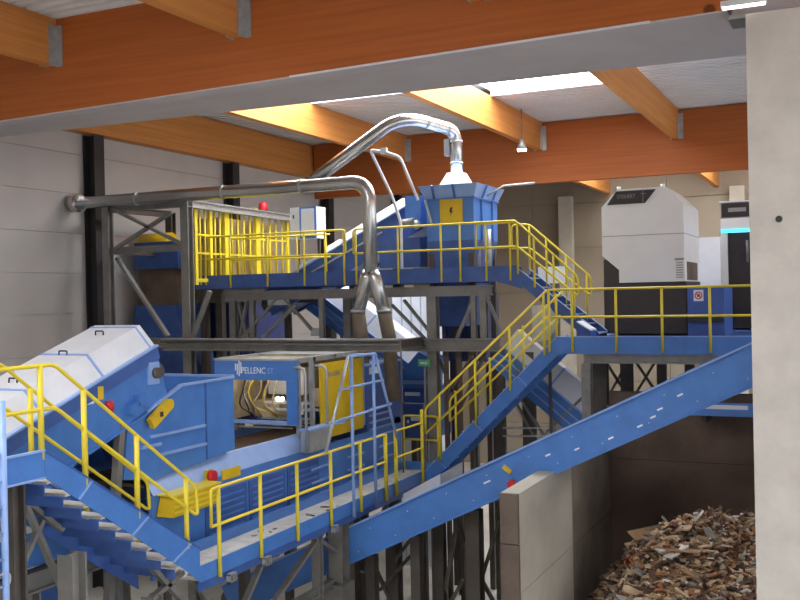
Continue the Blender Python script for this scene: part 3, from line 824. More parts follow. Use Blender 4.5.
q3 = P(90, 402, X=XM+.04); box('name_plate', (XM, q3.y-.12, q3.z-.04), (XM+.012, q3.y+.12, q3.z+.03), 'print_white', cv)
for yb0, yb1 in ((12.0, 11.2), (9.2, 8.8)):
    zt_ = A.z+(yb0-A.y)*.3375-.95
    for x in (XM-.05, XM-1.5): beam('leg', (x, yb0, zt_+.05), (x, yb1, 0), .12, .12, 'steel', cv)

# ---------------------------------------------------------------- hopper
hp_ = thing('feed_hopper', (XM-.8, 13.8, 4.9), 'open blue steel feed hopper with ribbed side between white-hooded conveyor and sorter', 'hopper')
XH = XM+.02
def PH(u, v): p = P(u, v, X=XH); return p
poly = [PH(128, 425), PH(146, 412), PH(181, 385), PH(233, 377), PH(235, 449), PH(150, 480), PH(124, 480)]
prism('side_plate', poly, (-.03, 0, 0), 'blue', hp_)
MB().beam(PH(146, 412), PH(181, 385), .07, .04).build('rim', 'lblue', hp_)
MB().beam(PH(181, 385), PH(233, 377), .07, .04).build('rim', 'lblue', hp_)
XH2 = XM-1.75
poly2 = [V((XH2, p.y, p.z)) for p in poly]
poly2[2] = V((XH2, poly[2].y-.5, poly[3].z+.06)); poly2[3] = V((XH2, poly[3].y, poly[3].z))
poly2[1] = V((XH2, poly[1].y-.1, poly[3].z+.05))
prism('side_plate', poly2, (.03, 0, 0), 'blue', hp_)
ye = poly[3].y
box('end_plate', (XH2+.03, ye-.03, 5.25), (XH-.03, ye, poly[3].z-.005), 'blue', hp_)
MB().beam((XH2, ye, poly[3].z+.02), (XH, ye, poly[3].z+.02), .07, .04).build('rim', 'lblue', hp_)
prism('slide_plate', [(XH2+.05, 12.9, 6.3), (XH-.05, 12.9, 6.3), (XH-.05, 13.5, 5.2), (XH2+.05, 13.5, 5.2)], (0, .02, .01), 'dblue', hp_)
for (a, b) in (((150, 437), (204, 425)), ((160, 455), (205, 443)), ((140, 448), (160, 444))):
    pa, pb = PH(*a), PH(*b); pa.x = pb.x = XH+.02; pb.z = pa.z = (pa.z+pb.z)/2; MB().beam(pa, pb, .05, .045).build('rib', 'lblue', hp_)
for a, b in (((205, 381), (205, 460)),):
    pa, pb = PH(*a), PH(*b); pa.x = pb.x = XH+.008; pb.y = pa.y; MB().beam(pa, pb, .02, .03).build('seam', 'dblue', hp_)
ga, gb_ = PH(146, 424), PH(164, 404); ga.x = gb_.x = XH+.14
g = MB(); ax2 = (gb_-ga).normalized(); n2_ = V((1, 0, 0)).cross(ax2).normalized()
ring = []
for k in range(9): an = math.pi*k/8; ring.append(gb_+ax2*(.09*math.sin(an))+n2_*(.09*math.cos(an)))
for k in range(9): an = math.pi*k/8; ring.append(ga-ax2*(.0*math.sin(an))-n2_*(.09*math.cos(an)) if k in (0, 8) else ga-n2_*(.09*math.cos(an)))
gd = prism('chain_guard', ring, (-.1, 0, 0), 'dyellow', hp_)
cc = (ga+gb_)/2; box('guard_sticker', (cc.x, cc.y-.05, cc.z-.04), (cc.x+.006, cc.y+.03, cc.z+.04), 'black', gd)

# ---------------------------------------------------------------- accelerator belt line below the sorter
al = thing('sorting_conveyor', (XM-.9, 17, 0), 'long blue sorting conveyor with brown belt running under the optical sorter', 'conveyor')
XS = XM+.12; XS2 = XM-1.95
BZ = 5.08
box('belt', (XS2+.25, 12.6, BZ-.12), (XS-.25, 22.0, BZ-.06), 'belt', al)
# sloping light flange
prism('side_flange', [(XS, 12.55, BZ-.22), (XS, 17.6, BZ-.22), (XS-.22, 17.6, BZ+.10), (XS-.22, 12.55, BZ+.10)], (-.03, 0, .01), 'lblue', al)
prism('side_flange', [(XS2, 12.55, BZ-.22), (XS2, 22, BZ-.22), (XS2+.22, 22, BZ+.10), (XS2+.22, 12.55, BZ+.10)], (.03, 0, .01), 'blue', al)
box('side_frame', (XS-.06, 12.5, 3.5), (XS, 22, BZ-.23), 'blue', al)
box('side_frame', (XS2, 12.5, 3.5), (XS2+.06, 22, BZ-.23), 'dblue', al)
for k in range(3):
    y = 13.9+k*1.35
    pnl = box('service_panel', (XS, y, 3.68), (XS+.02, y+1.25, 4.62), 'dblue', al)
    for j in range(7): box('louvre', (XS+.02, y+.08, 3.78+j*.115), (XS+.032, y+1.17, 3.815+j*.115), 'blue', pnl)
for y in (18.2, 19.8, 21.4):
    for j in range(4): box('rung', (XS, y-.7, 3.85+j*.28), (XS+.05, y+.1, 3.89+j*.28), 'lblue', al)
for x in (XS-.1, XS2+.1):
    for y in (12.9, 15.2, 19.8, 21.8): box('leg', (x-.08, y-.08, 0), (x+.08, y+.08, 3.5), 'dsteel', al)
tube('head_drum', [(XS2+.1, 22.0, BZ-.3), (XS-.1, 22.0, BZ-.3)], .22, 'dsteel', al, 16)
# yellow drive guard, red stop button, yellow sign
yg = thing('drive_guard', (XS+.1, 12.7, 4.5), 'yellow sheet metal drive guard beside the front stair foot', 'guard')
a = P(160, 487, X=XS+.1); b = P(209, 500, X=XS+.1)
prism('cover', [(XS+.02, a.y, 4.52), (XS+.02, b.y, 4.52), (XS+.02, b.y, 4.84), (XS+.02, a.y+.1, 4.84)], (.32, 0, 0), 'dyellow', yg)
for k in range(3): box('fin', (XS+.34, a.y+.05, 4.57+k*.09), (XS+.355, b.y-.05, 4.6+k*.09), 'yellow', yg)
box('lid', (XS+.0, a.y+.05, 4.84), (XS+.36, b.y+.02, 4.87), 'yellow', yg)
q = P(213.5, 476, X=XS+.12)
sb = thing('stop_button', (XS+.06, q.y, q.z-.1), 'red round emergency stop on the side of the sorting conveyor', 'button')
tube('button', [(XS+.04, q.y, q.z), (XS+.14, q.y, q.z)], .1, 'red', sb, 16)
box('button_box', (XS, q.y-.1, q.z-.1), (XS+.05, q.y+.1, q.z+.1), 'dyellow', sb)
q = P(232, 473, X=XS+.03)
o = box('warning_plate', (XS-.002, q.y-.28, q.z-.09), (XS+.025, q.y+.28, q.z+.09), 'dyellow'); tag(o, 'small yellow warning plate on the flank of the sorting conveyor', 'sign')

# ---------------------------------------------------------------- optical sorter
so = thing('optical_sorter', (XM-1, 18.8, 5.2), 'blue optical sorter gantry with white lettering and a yellow side door', 'sorter')
YS = 17.3
fl = P(216, 380, Y=YS).x; fr = XM; ft, fb = 6.70, 5.38
oL = P(231, 400, Y=YS).x; oR = P(287.5, 400, Y=YS).x
zt1 = P(260, 380, Y=YS).z; zt2 = P(260, 420, Y=YS).z
box('header_panel', (fl, YS-.04, zt1), (fr, YS, ft), 'blue', so)
box('front_post', (fl, YS-.04, fb), (oL-.02, YS, zt1-.002), 'blue', so)
box('front_post', (oR, YS-.04, fb), (fr, YS, zt1-.002), 'blue', so)
box('sill', (oL-.02, YS-.04, fb), (oR, YS, zt2), 'lblue', so)
box('header_cap', (fl-.02, YS-.06, ft), (fr+.02, YS+.1, ft+.04), 'galv', so)
# posts on the right side
for y in (YS+.06, YS+.62, 20.25): box('frame_post', (XM-.1, y, 5.0), (XM-.02, y+.09, 6.66), 'galv', so)
for y in (YS+.06, 20.2): box('frame_post', (fl, y, 5.0), (fl+.1, y+.1, 6.66), 'dblue', so)
for x in (fl+.05, XM-.06): beam('top_rail', (x, YS+.1, 6.7), (x, 20.3, 6.7), .12, .1, 'galv', so)
for y in (18.0, 18.9, 20.2): beam('cross_member', (fl, y, 6.7), (XM, y, 6.7), .1, .09, 'galv', so)
box('roof_panel', (fl+.1, 18.95, 6.7), (XM-.12, 20.15, 6.74), 'galv', so)
box('roof_panel', (fl+.15, 18.05, 6.62), (XM-.15, 18.85, 6.66), 'dyellow', so)
dr = box('side_door', (XM-.04, P(321, 400, X=XM).y, 4.95), (XM, 20.2, 6.58), 'dyellow', so)
dpl = P(330, 375, X=XM)
text_mesh('door_lettering', 'PELLENC', .15, (XM+.006, 18.55, 6.27), 0, 'print_grey', so, V((0, 1, 0)), V((0, 0, 1)))
# inside of the sorter: scanner bars and halogen lamps
box('inner_back', (fl+.12, 20.1, 5.45), (XM-.15, 20.14, 6.6), 'interior', so)
scn = box('scanner_box', (-11.95, 18.6, 5.86), (-11.0, 19.2, 6.45), 'white', so)
for k in range(6): box('slat', (-11.93, 18.57, 5.9+k*.09), (-11.02, 18.599, 5.95+k*.09), 'white', scn)
box('cover_plate', (-10.95, 18.7, 5.6), (XM-.2, 18.75, 6.0), 'interior', so)
for k in range(2): box('bright_rail', (-11.7, 18.0+k*.1, 5.72-k*.16), (XM-.15, 18.06+k*.1, 5.77-k*.16), 'white', so)
box('hidden_fill_bar', (fl+.3, 17.75, 6.5), (XM-.3, 17.83, 6.54), 'halogen', so)  # unseen lamp added behind the header to brighten the interior
for k in range(3): box('inner_shelf', (-11.9, 18.2+k*.4, 5.35+k*.16), (XM-.2, 18.3+k*.4, 5.4+k*.16), 'galv', so)
for k in range(9):
    x = fl+.3+random.uniform(0, .75); tube('hose', arc([(x, 17.9+random.random()*.3, 6.4), (x+random.uniform(-.15, .15), 17.8, 6.0), (x+random.uniform(-.2, .2), 17.75, 5.7), (x+random.uniform(-.1, .3), 18.1, 5.42)], .2), .018, random.choice(('dyellow', 'galv', 'interior', 'black')), so, 6)
box('inner_side', (fl+.1, YS+.2, 5.4), (fl+.13, 20.1, 6.6), 'interior', so)
box('valve_block', (fl+.3, 18.3, 5.4), (fl+.95, 18.8, 5.75), 'interior', so)
for k in range(2): tube('halogen_lamp', [(-11.35+k*.12, 17.98, 5.83), (-11.35+k*.12, 18.05, 5.83)], .04, 'halogen', so, 10)
for k in range(3): box('light_bar', (-12.1, 17.6+k*.45, 5.24), (XM-.35, 17.64+k*.45, 5.27), 'galv', so)
# lettering on the header
hx0 = P(235, 370, Y=YS-.05).x; hx1 = P(274, 370, Y=YS-.05).x
hz_ = P(250, 373.5, Y=YS-.05).z
tx0 = P(241, 370, Y=YS-.05).x
text_mesh('lettering', 'PELLENC', .19, (tx0, YS-.043, hz_), 0, 'print_white', so, sx=.80)
text_mesh('lettering_suffix', 'ST', .17, (P(267, 370, Y=YS-.05).x, YS-.043, hz_), 0, 'lblue', so, sx=.86)
lg = MB()
for k, (dx, z0_, z1_) in enumerate(((0, .06, .2), (.045, -.03, .2), (.09, -.06, .28), (.135, 0, .24))):
    lg.box((hx0+dx, YS-.05, hz_+z0_), (hx0+dx+.024, YS-.042, hz_+z1_))
lg.build('wave_emblem', 'print_white', so)
# silver guard tubes beside the sorter
gt = thing('guard_hoop', (XM+.25, 17.9, 4.9), 'grey tubular hoop rail with a low grey box beside the sorter post', 'guard rail')
for (u0, v0, u1) in ((305, 368, 307), (326, 366, 328)):
    p = P(u0, v0, X=XM+.3)
    tube('hoop', arc([(XM+.02, p.y, p.z), (XM+.3, p.y, p.z), (XM+.3, p.y, 4.85)], .14), .03, 'galv', gt, 8)
box('kick_box', (XM+.13, 17.15, 4.85), (XM+.34, 17.95, 5.28), 'galv', gt)
box('kick_rail', (XM+.13, 17.1, 5.28), (XM+.36, 18.7, 5.33), 'lblue', gt)
# blue box behind the sorter
bx_ = thing('air_unit', (XM-.8, 21.3, 4.6), 'tall blue boxed unit with white label behind the yellow sorter door', 'machine')
box('body', (XM-1.7, 20.36, 4.6), (XM+.02, 22.25, 6.36), 'dblue', bx_)
box('lid', (XM-1.72, 20.34, 6.36), (XM+.04, 22.27, 6.41), 'lblue', bx_)
a = P(368, 371, X=XM+.03); box('label_plate', (XM+.02, 20.5, 6.16), (XM+.03, 21.0, 6.33), 'print_white', bx_)
for j in range(4): box('bracket', (XM+.02, 20.45, 4.85+j*.16), (XM+.07, 21.6, 4.89+j*.16), 'lblue', bx_)

# ---------------------------------------------------------------- blue machine with white stickers seen beside stair B
m2 = thing('bale_conveyor_head', (-10.6, 23.6, 4), 'deep blue machine head with white stickers left of the stair foot', 'machine')
Ym = 23.0
a = P(401, 388, Y=Ym); b = P(430, 432, Y=Ym)
box('body', (a.x, Ym, b.z-.2), (b.x, Ym+1.5, a.z), 'dblue', m2)
prism('upper_hood', [(a.x, Ym, a.z), (b.x, Ym, a.z), P(430, 358, Y=Ym), P(418, 352, Y=Ym), P(401, 372, Y=Ym)], (0, .9, 0), 'blue', m2)
for (u0, v0, u1, v1) in ((405, 392, 420, 396), (407, 420, 409, 423), (411, 416, 420, 421)):
    p, q = P(u0, v0, Y=Ym), P(u1, v1, Y=Ym); box('sticker', (p.x, Ym-.012, q.z), (q.x, Ym-.001, p.z), 'print_white', m2)
p, q = P(405, 380, Y=Ym), P(428, 384, Y=Ym); box('ledge', (p.x, Ym-.12, q.z), (q.x, Ym-.001, p.z), 'lblue', m2)
for x in (a.x+.1, b.x-.1): beam('leg', (x, Ym+.6, 0), (x, Ym+.6, b.z-.2), .15, .15, 'dsteel', m2)
# pale yellow thin frame in front of it
ff = thing('thin_guard_frame', (-9.9, 20.9, 4), 'thin tan tubular frame beside the stair foot behind the walkway end', 'guard frame')
Yf_ = 21.0
a0, a1, a2 = P(401, 352, Y=Yf_), P(401, 403, Y=Yf_), P(424, 404, Y=Yf_)
tube('frame_tube', [(a0.x, Yf_, zl-.17), (a0.x, Yf_, a1.z), (a2.x, Yf_, a1.z), (a2.x, Yf_, 3.8)], .02, 'hose', ff, 6)
tube('frame_tube', [(a0.x, Yf_, a1.z), (a0.x, Yf_, 3.8)], .02, 'hose', ff, 6)

# ---------------------------------------------------------------- long rising conveyor (along X, Y=17)
A = P(400, 504, Y=17.0); B = P(752, 343, Y=17.0)
sl3 = (B.z-A.z)/(B.x-A.x)
A3 = V((-12.2, 17.0, A.z+sl3*(-12.2-A.x))); B3 = V((1.5, 17.0, A.z+sl3*(1.5-A.x)))
lc = conveyor('long_conveyor', 'long open blue belt conveyor climbing over the bunker wall towards the pillar', A3, B3, 1.3, .66, (0, 1, 0), covers=0, sm='blue')
_, _, ax, nn, wd = t_axes[lc.name]
def onc(u, v, off=.0):
    p = P(u, v, Y=17.0-off); return p
for (u, v) in ((487, 482), (653, 417), (660, 409), (577, 449), (611, 438), (640, 426), (548, 455), (680, 395)):
    c = onc(u, v); s_ = .05 if u != 487 else .07
    MB().beam(c-ax*s_+V((0, -.006, 0)), c+ax*s_+V((0, -.006, 0)), .012, .03, nn).build('sticker', 'print_white', lc)
for k in range(26):
    c = A3+ax*(2.5+k*.45)-nn*(.18 if k % 2 else .5)
    tube('bolt', [c+V((0, .0, 0)), c+V((0, -.015, 0))], .014, 'galv', lc, 6)
q = onc(512, 480, .05); 
tube('pull_switch', [(q.x, 16.98, q.z-.08), (q.x, 16.9, q.z-.08)], .085, 'red', lc, 12); 
q = onc(506, 470, .05); beam('switch_bracket', q+V((-.06, .03, .06)), q+V((.08, .03, -.05)), .05, .08, 'dyellow', lc)
# lighter inner liner plates on the lower part (white skirting)
for (u0, v0, u1, v1) in ((403, 494, 440, 474), (441, 474, 462, 462)):
    a = P(u0, v0, Y=18.2); b = P(u1, v1, Y=18.2)
    prism('skirt_plate', [a, b, b-V((0, 0, .55)), a-V((0, 0, .55))], (0, .03, 0), 'white' if u0 < 430 else 'galv', lc)
# trestle columns below the long conveyor
lt = thing('conveyor_trestle', (-7, 17.6, 0), 'dark steel columns with crossed braces carrying the long conveyor', 'support frame')
def zc_(x): return A.z+sl3*(x-A.x)-.66/math.cos(math.atan(sl3))-.02
for u, Y_, wd_ in ((372, 17.5, .2), (394, 18.2, .26), (417, 17.5, .2), (440, 18.2, .22), (475, 17.6, .28), (506, 18.2, .2)):
    x = P(u, 560, Y=Y_).x; ibeam('column', (x, Y_, 0), (x, Y_, min(zc_(x), zc_(x))), wd_, wd_, 'dsteel', lt)
for a, b in (((455, 517), (482, 590)), ((458, 516), (446, 590)), ((500, 520), (478, 590)), ((474, 565), (498, 610)), ((414, 552), (380, 590)), ((372, 560), (390, 600)), ((418, 530), (395, 560)), ((463, 580), (452, 600))):
    beam('brace', P(*a, Y=17.9), P(*b, Y=17.9), .08, .06, 'dsteel', lt)

# walkway supports (front)
ws = thing('walkway_trestle', (XW-.5, 15, 0), 'grey steel columns and crossed braces standing under the walkway and front stair', 'support frame')
def PWk(u, v): return P(u, v, X=XW-.25)
for u, v, wd_ in ((351, 540, .3), (72, 560, .26), (152, 590, .22), (318, 585, .16)):
    p = PWk(u, v); zt_ = 3.58
    if u == 351: p.y = 16.8
    if u == 72: zt_ = 4.75
    if u == 152: zt_ = 3.75
    ibeam('column', (XW-.25, p.y, 0), (XW-.25, p.y, zt_), wd_, wd_, 'steel', ws)
p = PWk(352, 570); p.y = 16.7; box('splice_box', (XW-.5, p.y-.26, 0), (XW-.0, p.y+.26, PWk(352, 573).z), 'steel', ws)
pa, pb = PWk(245, 568), PWk(345, 576)
ibeam('ledger', (XW-.25, YX(241, 560), pb.z+.0), (XW-.25, p.y-.15, pb.z), .12, .16, 'steel', ws)
for a, b in (((348, 560), (308, 533)), ((325, 528), (275, 600)), ((262, 562), (245, 602)), ((388, 500), (362, 572)), ((152, 568), (200, 620)), ((182, 572), (150, 600)), ((190, 575), (210, 605))):
    beam('brace', PWk(*a), PWk(*b), .10, .07, 'steel', ws)
for a, b in (((20, 492), (66, 598)), ((42, 520), (10, 590)), ((18, 495), (62, 530))):
    beam('brace', P(*a, X=XW-.7), P(*b, X=XW-.7), .09, .06, 'steel', ws)
p = P(14, 540, X=XW-.3); ibeam('column', (XW-.3, p.y, 0), (XW-.3, p.y, 5.8), .2, .2, 'dsteel', ws)
for y in (19.2, 20.6):
    for x in (XW-.1, XW-.9): beam('column', (x, y, 0), (x, y, 3.74), .14, .14, 'dsteel', ws)

# low conveyor beneath the front stair
lw = thing('low_conveyor', (-11.2, 11, 3), 'low blue conveyor box on a grey beam under the front stair', 'conveyor')
Xl = -10.9
a = P(20, 522, X=Xl); b = P(82, 550, X=Xl)
box('side_wall', (Xl-.05, a.y-1.5, b.z), (Xl, b.y+1.6, b.z+.5), 'blue', lw)
box('cover', (Xl-1.0, a.y-1.5, b.z+.5), (Xl, b.y+.2, b.z+.62), 'white', lw)
box('bed', (Xl-1.0, a.y-1.5, b.z-.0), (Xl-.05, b.y+1.6, b.z+.04), 'dblue', lw)
ibeam('bearer', (Xl+.02, a.y-1.5, b.z-.2), (Xl+.02, P(135, 560, X=Xl).y, b.z-.2), .22, .3, 'steel', lw)
for u in (25, 117): 
    p = P(u, 580, X=Xl); ibeam('column', (Xl, p.y, 0), (Xl, p.y, b.z-.36), .3, .3, 'steel', lw)
box('lower_panel', (Xl-.9, a.y-.5, b.z-1.9), (Xl-.4, b.y+.5, b.z-.4), 'dblue', lw)
# floor debris heap under it
mb = MB()
c0 = V((-12.2, 11.6, 0))
hd = 24
for j in range(hd+1):
    for i in range(hd+1):
        x = c0.x+(i/hd-.5)*3.4; y = c0.y+(j/hd-.5)*5
        r2 = ((i/hd-.5)*2)**2+((j/hd-.5)*2)**2
        mb.v.append(V((x, y, max(0.0, 2.0*(1-r2))+random.uniform(0, .12))))
for j in range(hd):
    for i in range(hd):
        a_ = j*(hd+1)+i; mb.face([a_, a_+1, a_+hd+2, a_+hd+1])
for i in range(500):
    x = c0.x+random.uniform(-1.5, 1.5); y = c0.y+random.uniform(-2.3, 2.3); r2 = ((x-c0.x)/1.7)**2+((y-c0.y)/2.5)**2
    if r2 < 1: mb.hexa(chip_verts(random.uniform(.06, .2), random.uniform(.02, .08), .02, V((x, y, 2.0*(1-r2)+.06)), chip_rot()))
o = mb.build('reject_heap', WOODS[6]); tag(o, 'dark heap of shredded rejects lying under the front stair', 'waste heap'); o['kind'] = 'stuff'

# ---------------------------------------------------------------- rear inclined covered conveyor, hopper tower
YI = 23.3
A = P(262, 292, Y=YI); B = P(412, 203, Y=YI)
rc = conveyor('rear_conveyor', 'blue inclined conveyor with stepped white covers climbing to the hopper tower', A, B, 1.2, .75, (0, 1, 0), covers=0, sm='dblue')
_, _, ax, nn, wd = t_axes[rc.name]
L = (B-A).length
for k, (s0_, s1_, hh) in enumerate(((.26, .36, .18), (.44, .535, .22), (.565, .69, .27), (.74, .955, .30))):
    a = A+ax*L*s0_; b = A+ax*L*s1_
    prism('cover', [a, a+wd*.15+nn*hh, a+wd*.85+nn*hh, a+wd], b-a, 'white', rc)
beam('conduit', P(312, 272, Y=YI-.05), P(382, 232, Y=YI-.05), .05, .04, 'galv', rc)
for f in (.1, .55): 
    p = A+(B-A)*f+wd*.5; beam('leg', (p.x, p.y, 0), (p.x, p.y, p.z-.85), .16, .16, 'dsteel', rc)
# feed head at the hopper tower
fh = thing('drive_station', (-9.9, 22.8, 9.3), 'small blue drive head with grey motor where the rear conveyor meets the tower', 'machine')
a = P(404, 196, Y=22.8); b = P(424, 226, Y=22.8)
box('housing', (a.x, 22.85, b.z), (b.x-.1, 23.25, a.z), 'blue', fh)
mq = P(413, 224, Y=22.7)
tube('motor', [(mq.x-.35, 22.7, mq.z), (mq.x+.05, 22.7, mq.z+.05)], .12, 'steel', fh, 14)
tube('motor_end', [(mq.x+.05, 22.7, mq.z+.05), (mq.x+.15, 22.7, mq.z-.1)], .1, 'galv', fh, 12)
beam('arm', P(425, 200, Y=22.5), P(432, 224, Y=22.5), .07, .05, 'galv', fh)
q = P(402, 238, Y=22.8); r_ = P(390, 268, Y=22.8)
box('chute', (r_.x-.3, 22.8, r_.z), (q.x+.5, 23.25, q.z), 'dblue', fh)

ht = thing('hopper_tower', (-8.6, 22.9, 8.45), 'blue hopper tower with flared rim, yellow panel and white dust cap', 'hopper')
YH = 22.6; DH = 1.75
bl, br_ = P(427, 230, Y=YH).x, P(474, 230, Y=YH).x
zr0 = P(450, 198, Y=YH).z; zr1 = P(450, 185, Y=YH).z; zb0 = 8.5
zm_ = 9.35
box('body', (bl, YH, zm_), (br_, YH+DH, zr0), 'blue', ht)
ymid = YH+DH
# tapering lower body
mb = MB().hexa([(bl+.2, YH+.2, 7.2), (br_-.35, YH+.2, 7.2), (br_-.35, ymid-.3, 7.2), (bl+.2, ymid-.3, 7.2), (bl, YH, zm_-.002), (br_, YH, zm_-.002), (br_, ymid, zm_-.002), (bl, ymid, zm_-.002)])
mb.build('lower_funnel', 'dblue', ht)
fw = .13
def frustum(a0, b0, z0, a1, b1, z1):
    return [(a0[0], a0[1], z0), (b0[0], a0[1], z0), (b0[0], b0[1], z0), (a0[0], b0[1], z0), (a1[0], a1[1], z1), (b1[0], a1[1], z1), (b1[0], b1[1], z1), (a1[0], b1[1], z1)]
MB().hexa(frustum((bl-.02, YH-.02), (br_+.02, ymid+.02), zr0, (bl-.16, YH-.16), (br_+.16, ymid+.16), zr1)).build('flared_rim', 'lblue', ht)
box('rim_lip', (bl-.05, YH-.05, zr0-.03), (br_+.05, ymid+.05, zr0-.001), 'blue', ht)
for f in (.18, .62):
    x = bl+(br_-bl)*f; beam('rim_rib', (x-.02*0, YH-.03, zr0), (x, YH-.18, zr1), .05, .05, 'dblue', ht)
for f in (.3, .75): 
    y = YH+DH*f; beam('side_rib', (br_+.02, y, zm_), (br_+.02, y, zr0-.04), .06, .06, 'blue', ht)
    beam('rim_rib', (br_+.03, y, zr0), (br_+.18, y, zr1), .05, .05, 'blue', ht)
a, b = P(440, 199, Y=YH), P(463, 224, Y=YH); ypn = box('warning_panel', (a.x, YH-.02, b.z), (b.x, YH-.001, a.z), 'dyellow', ht)
cx_, cz_ = (a.x+b.x)/2, (a.z+b.z)/2
bolt_ = [(cx_-.02, cz_+.1), (cx_+.05, cz_+.1), (cx_+.01, cz_+.02), (cx_+.05, cz_+.02), (cx_-.03, cz_-.12), (cx_-.01, cz_-.02), (cx_-.05, cz_-.02)]
prism('hazard_symbol', [(x, YH-.021, z) for x, z in bolt_], (0, -.006, 0), 'black', ypn)
c = P(457, 178, Y=YH+.7)
cwx = P(457, 185, Y=YH+.7).x
MB().hexa(frustum((cwx-.36, YH+.3), (cwx+.36, YH+1.1), zr1, (cwx-.19, YH+.5), (cwx+.19, YH+.9), P(457, 173, Y=YH+.7).z)).build('dust_cap', 'white', ht)
for (x, y) in ((bl+.1, YH+.1), (br_-.1, YH+.1), (bl+.1, ymid-.1), (br_-.1, ymid-.1)): beam('leg', (x, y, 0), (x, y, zm_), .14, .14, 'dsteel', ht)
for u in (478, 489): 
    p = P(u, 255, Y=YH+.5); tube('conduit', [(p.x, YH+.5, 8.45), (p.x, YH+.5, 9.6)], .07, 'galv', ht, 10)
# side strut to the right of the tower
tube('side_strut', [P(487, 196, Y=YH+.4), P(504, 186, Y=YH+.4), P(535, 183, Y=YH+.6)], .03, 'galv', ht, 8)

# ---------------------------------------------------------------- ducts
YD = 20.5
du = thing('extraction_duct', (-14, YD, 8), 'shiny silver extraction duct running from the side wall and dropping before the rear platform', 'duct')
zD = P(200, 194, Y=YD).z
x0 = XL+.1; xd = P(370, 230, Y=YD).x
zdn = P(372, 272, Y=YD).z
R_ = .165
tube('flange', [(x0, YD, zD), (x0+.35, YD, zD)], R_*1.45, 'duct', du, 20)
tube('main_pipe', arc([(x0+.3, YD, zD), (xd, YD, zD), (xd, YD, zdn)], .5, 8), R_, 'duct', du, 20)
for f in (.25, .55, .8):
    x = x0+(xd-x0)*f; tube('band', [(x-.03, YD, zD), (x+.03, YD, zD)], R_*1.06, 'galv', du, 20)
z2 = P(360, 312, Y=YD).z; z3 = P(360, 337, Y=YD).z
for sx in (-1, 1):
    xe_ = P(358 if sx < 0 else 384, 312, Y=YD).x
    tube('split_leg', [(xd+sx*.04, YD, zdn), (xd+sx*.1, YD, zdn-.12), (xe_, YD, z2)], R_, 'duct', du, 18, [R_*.95, R_*1.05, R_*.95])
    tube('flex_hose', [(xe_, YD, z2+.01), (xe_+sx*.02, YD+.2, z3), (xe_+sx*.05, YD+.3, z3-1.5)], R_*1.0, 'hose', du, 18)
    tube('hose_band', [(xe_, YD, z2-.02), (xe_, YD+.005, z2+.05)], R_*1.1, 'galv', du, 18)
bd = thing('branch_duct', (-10.5, 21.7, zD), 'shiny silver branch duct rising from the main duct and bending down to the hopper tower', 'duct')
yT = YH+.7
pA = P(306, 186, Y=YD); pB = P(392, 122, Y=YD+.9); pC = P(414, 119, Y=YD+1.3); pD_ = P(456, 131, Y=yT); pE = P(457, 172, Y=yT)
pE = V((cwx, yT, P(457, 174, Y=yT).z)); pD_ = V((cwx, yT, pD_.z))
tube('pipe', arc([pA, pB, pC, pD_, pE], .35, 6), .155, 'duct', bd, 20)
for p, q in ((pC, pD_), (pD_, pE)):
    for f in (.25, .75):
        c = p.lerp(q, f); d_ = (q-p).normalized(); tube('band', [c-d_*.025, c+d_*.025], .165, 'galv', bd, 20)
box('damper_box', (cwx-.3, yT-.1, pD_.z-.62), (cwx-.15, yT+.1, pD_.z-.2), 'galv', bd)
# white hoist tubes
Yw = 22.1
hf = thing('hoist_frame', (-10, 22, 9.5), 'thin white tubular hoist frame leaning between duct and hopper tower', 'frame')
Yw = 22.1
tube('tube_leg', arc([V((P(401, 223, Y=Yw).x, Yw, QZ)), P(401, 223, Y=Yw), P(392, 196, Y=Yw), P(370, 150, Y=Yw), P(384, 152, Y=Yw), P(400, 157, Y=Yw), P(418, 200, Y=Yw)], .12), .04, 'white', hf, 8)
p = P(384, 151, Y=Yw); box('pulley_block', p-V((.08, .05, .08)), p+V((.08, .05, .08)), 'white', hf)

# ---------------------------------------------------------------- descending conveyors below the rear platform
A = P(420, 372, Y=24.7); B = P(312, 288, Y=24.7)
dc = conveyor('descending_conveyor', 'blue conveyor with pale cover sloping down behind the split silver duct', A, B, 1.2, .6, (0, 1, 0), covers=2, cov_h=.45, sm='blue')
A = P(600, 428, Y=21.9); B = P(503, 346, Y=21.9)
dc2 = conveyor('descending_conveyor', 'blue conveyor with pale cover sloping down under the stair to the upper platform', A, B, .5, .55, (0, 1, 0), covers=2, cov_h=.5, sm='blue')
for d in (dc, dc2):
    A_, B_, ax, nn, wd = t_axes[d.name]
    for f in (.1, .8):
        p = A_+(B_-A_)*f+wd/2; beam('leg', (p.x, p.y, 0), (p.x, p.y, p.z-.6), .14, .14, 'dsteel', d)
    for o_ in (.2, .38): MB().beam(A_-nn*o_-V((0, .02, 0)), B_-nn*o_-V((0, .02, 0)), .03, .03, nn).build('side_bead', 'lblue', d)
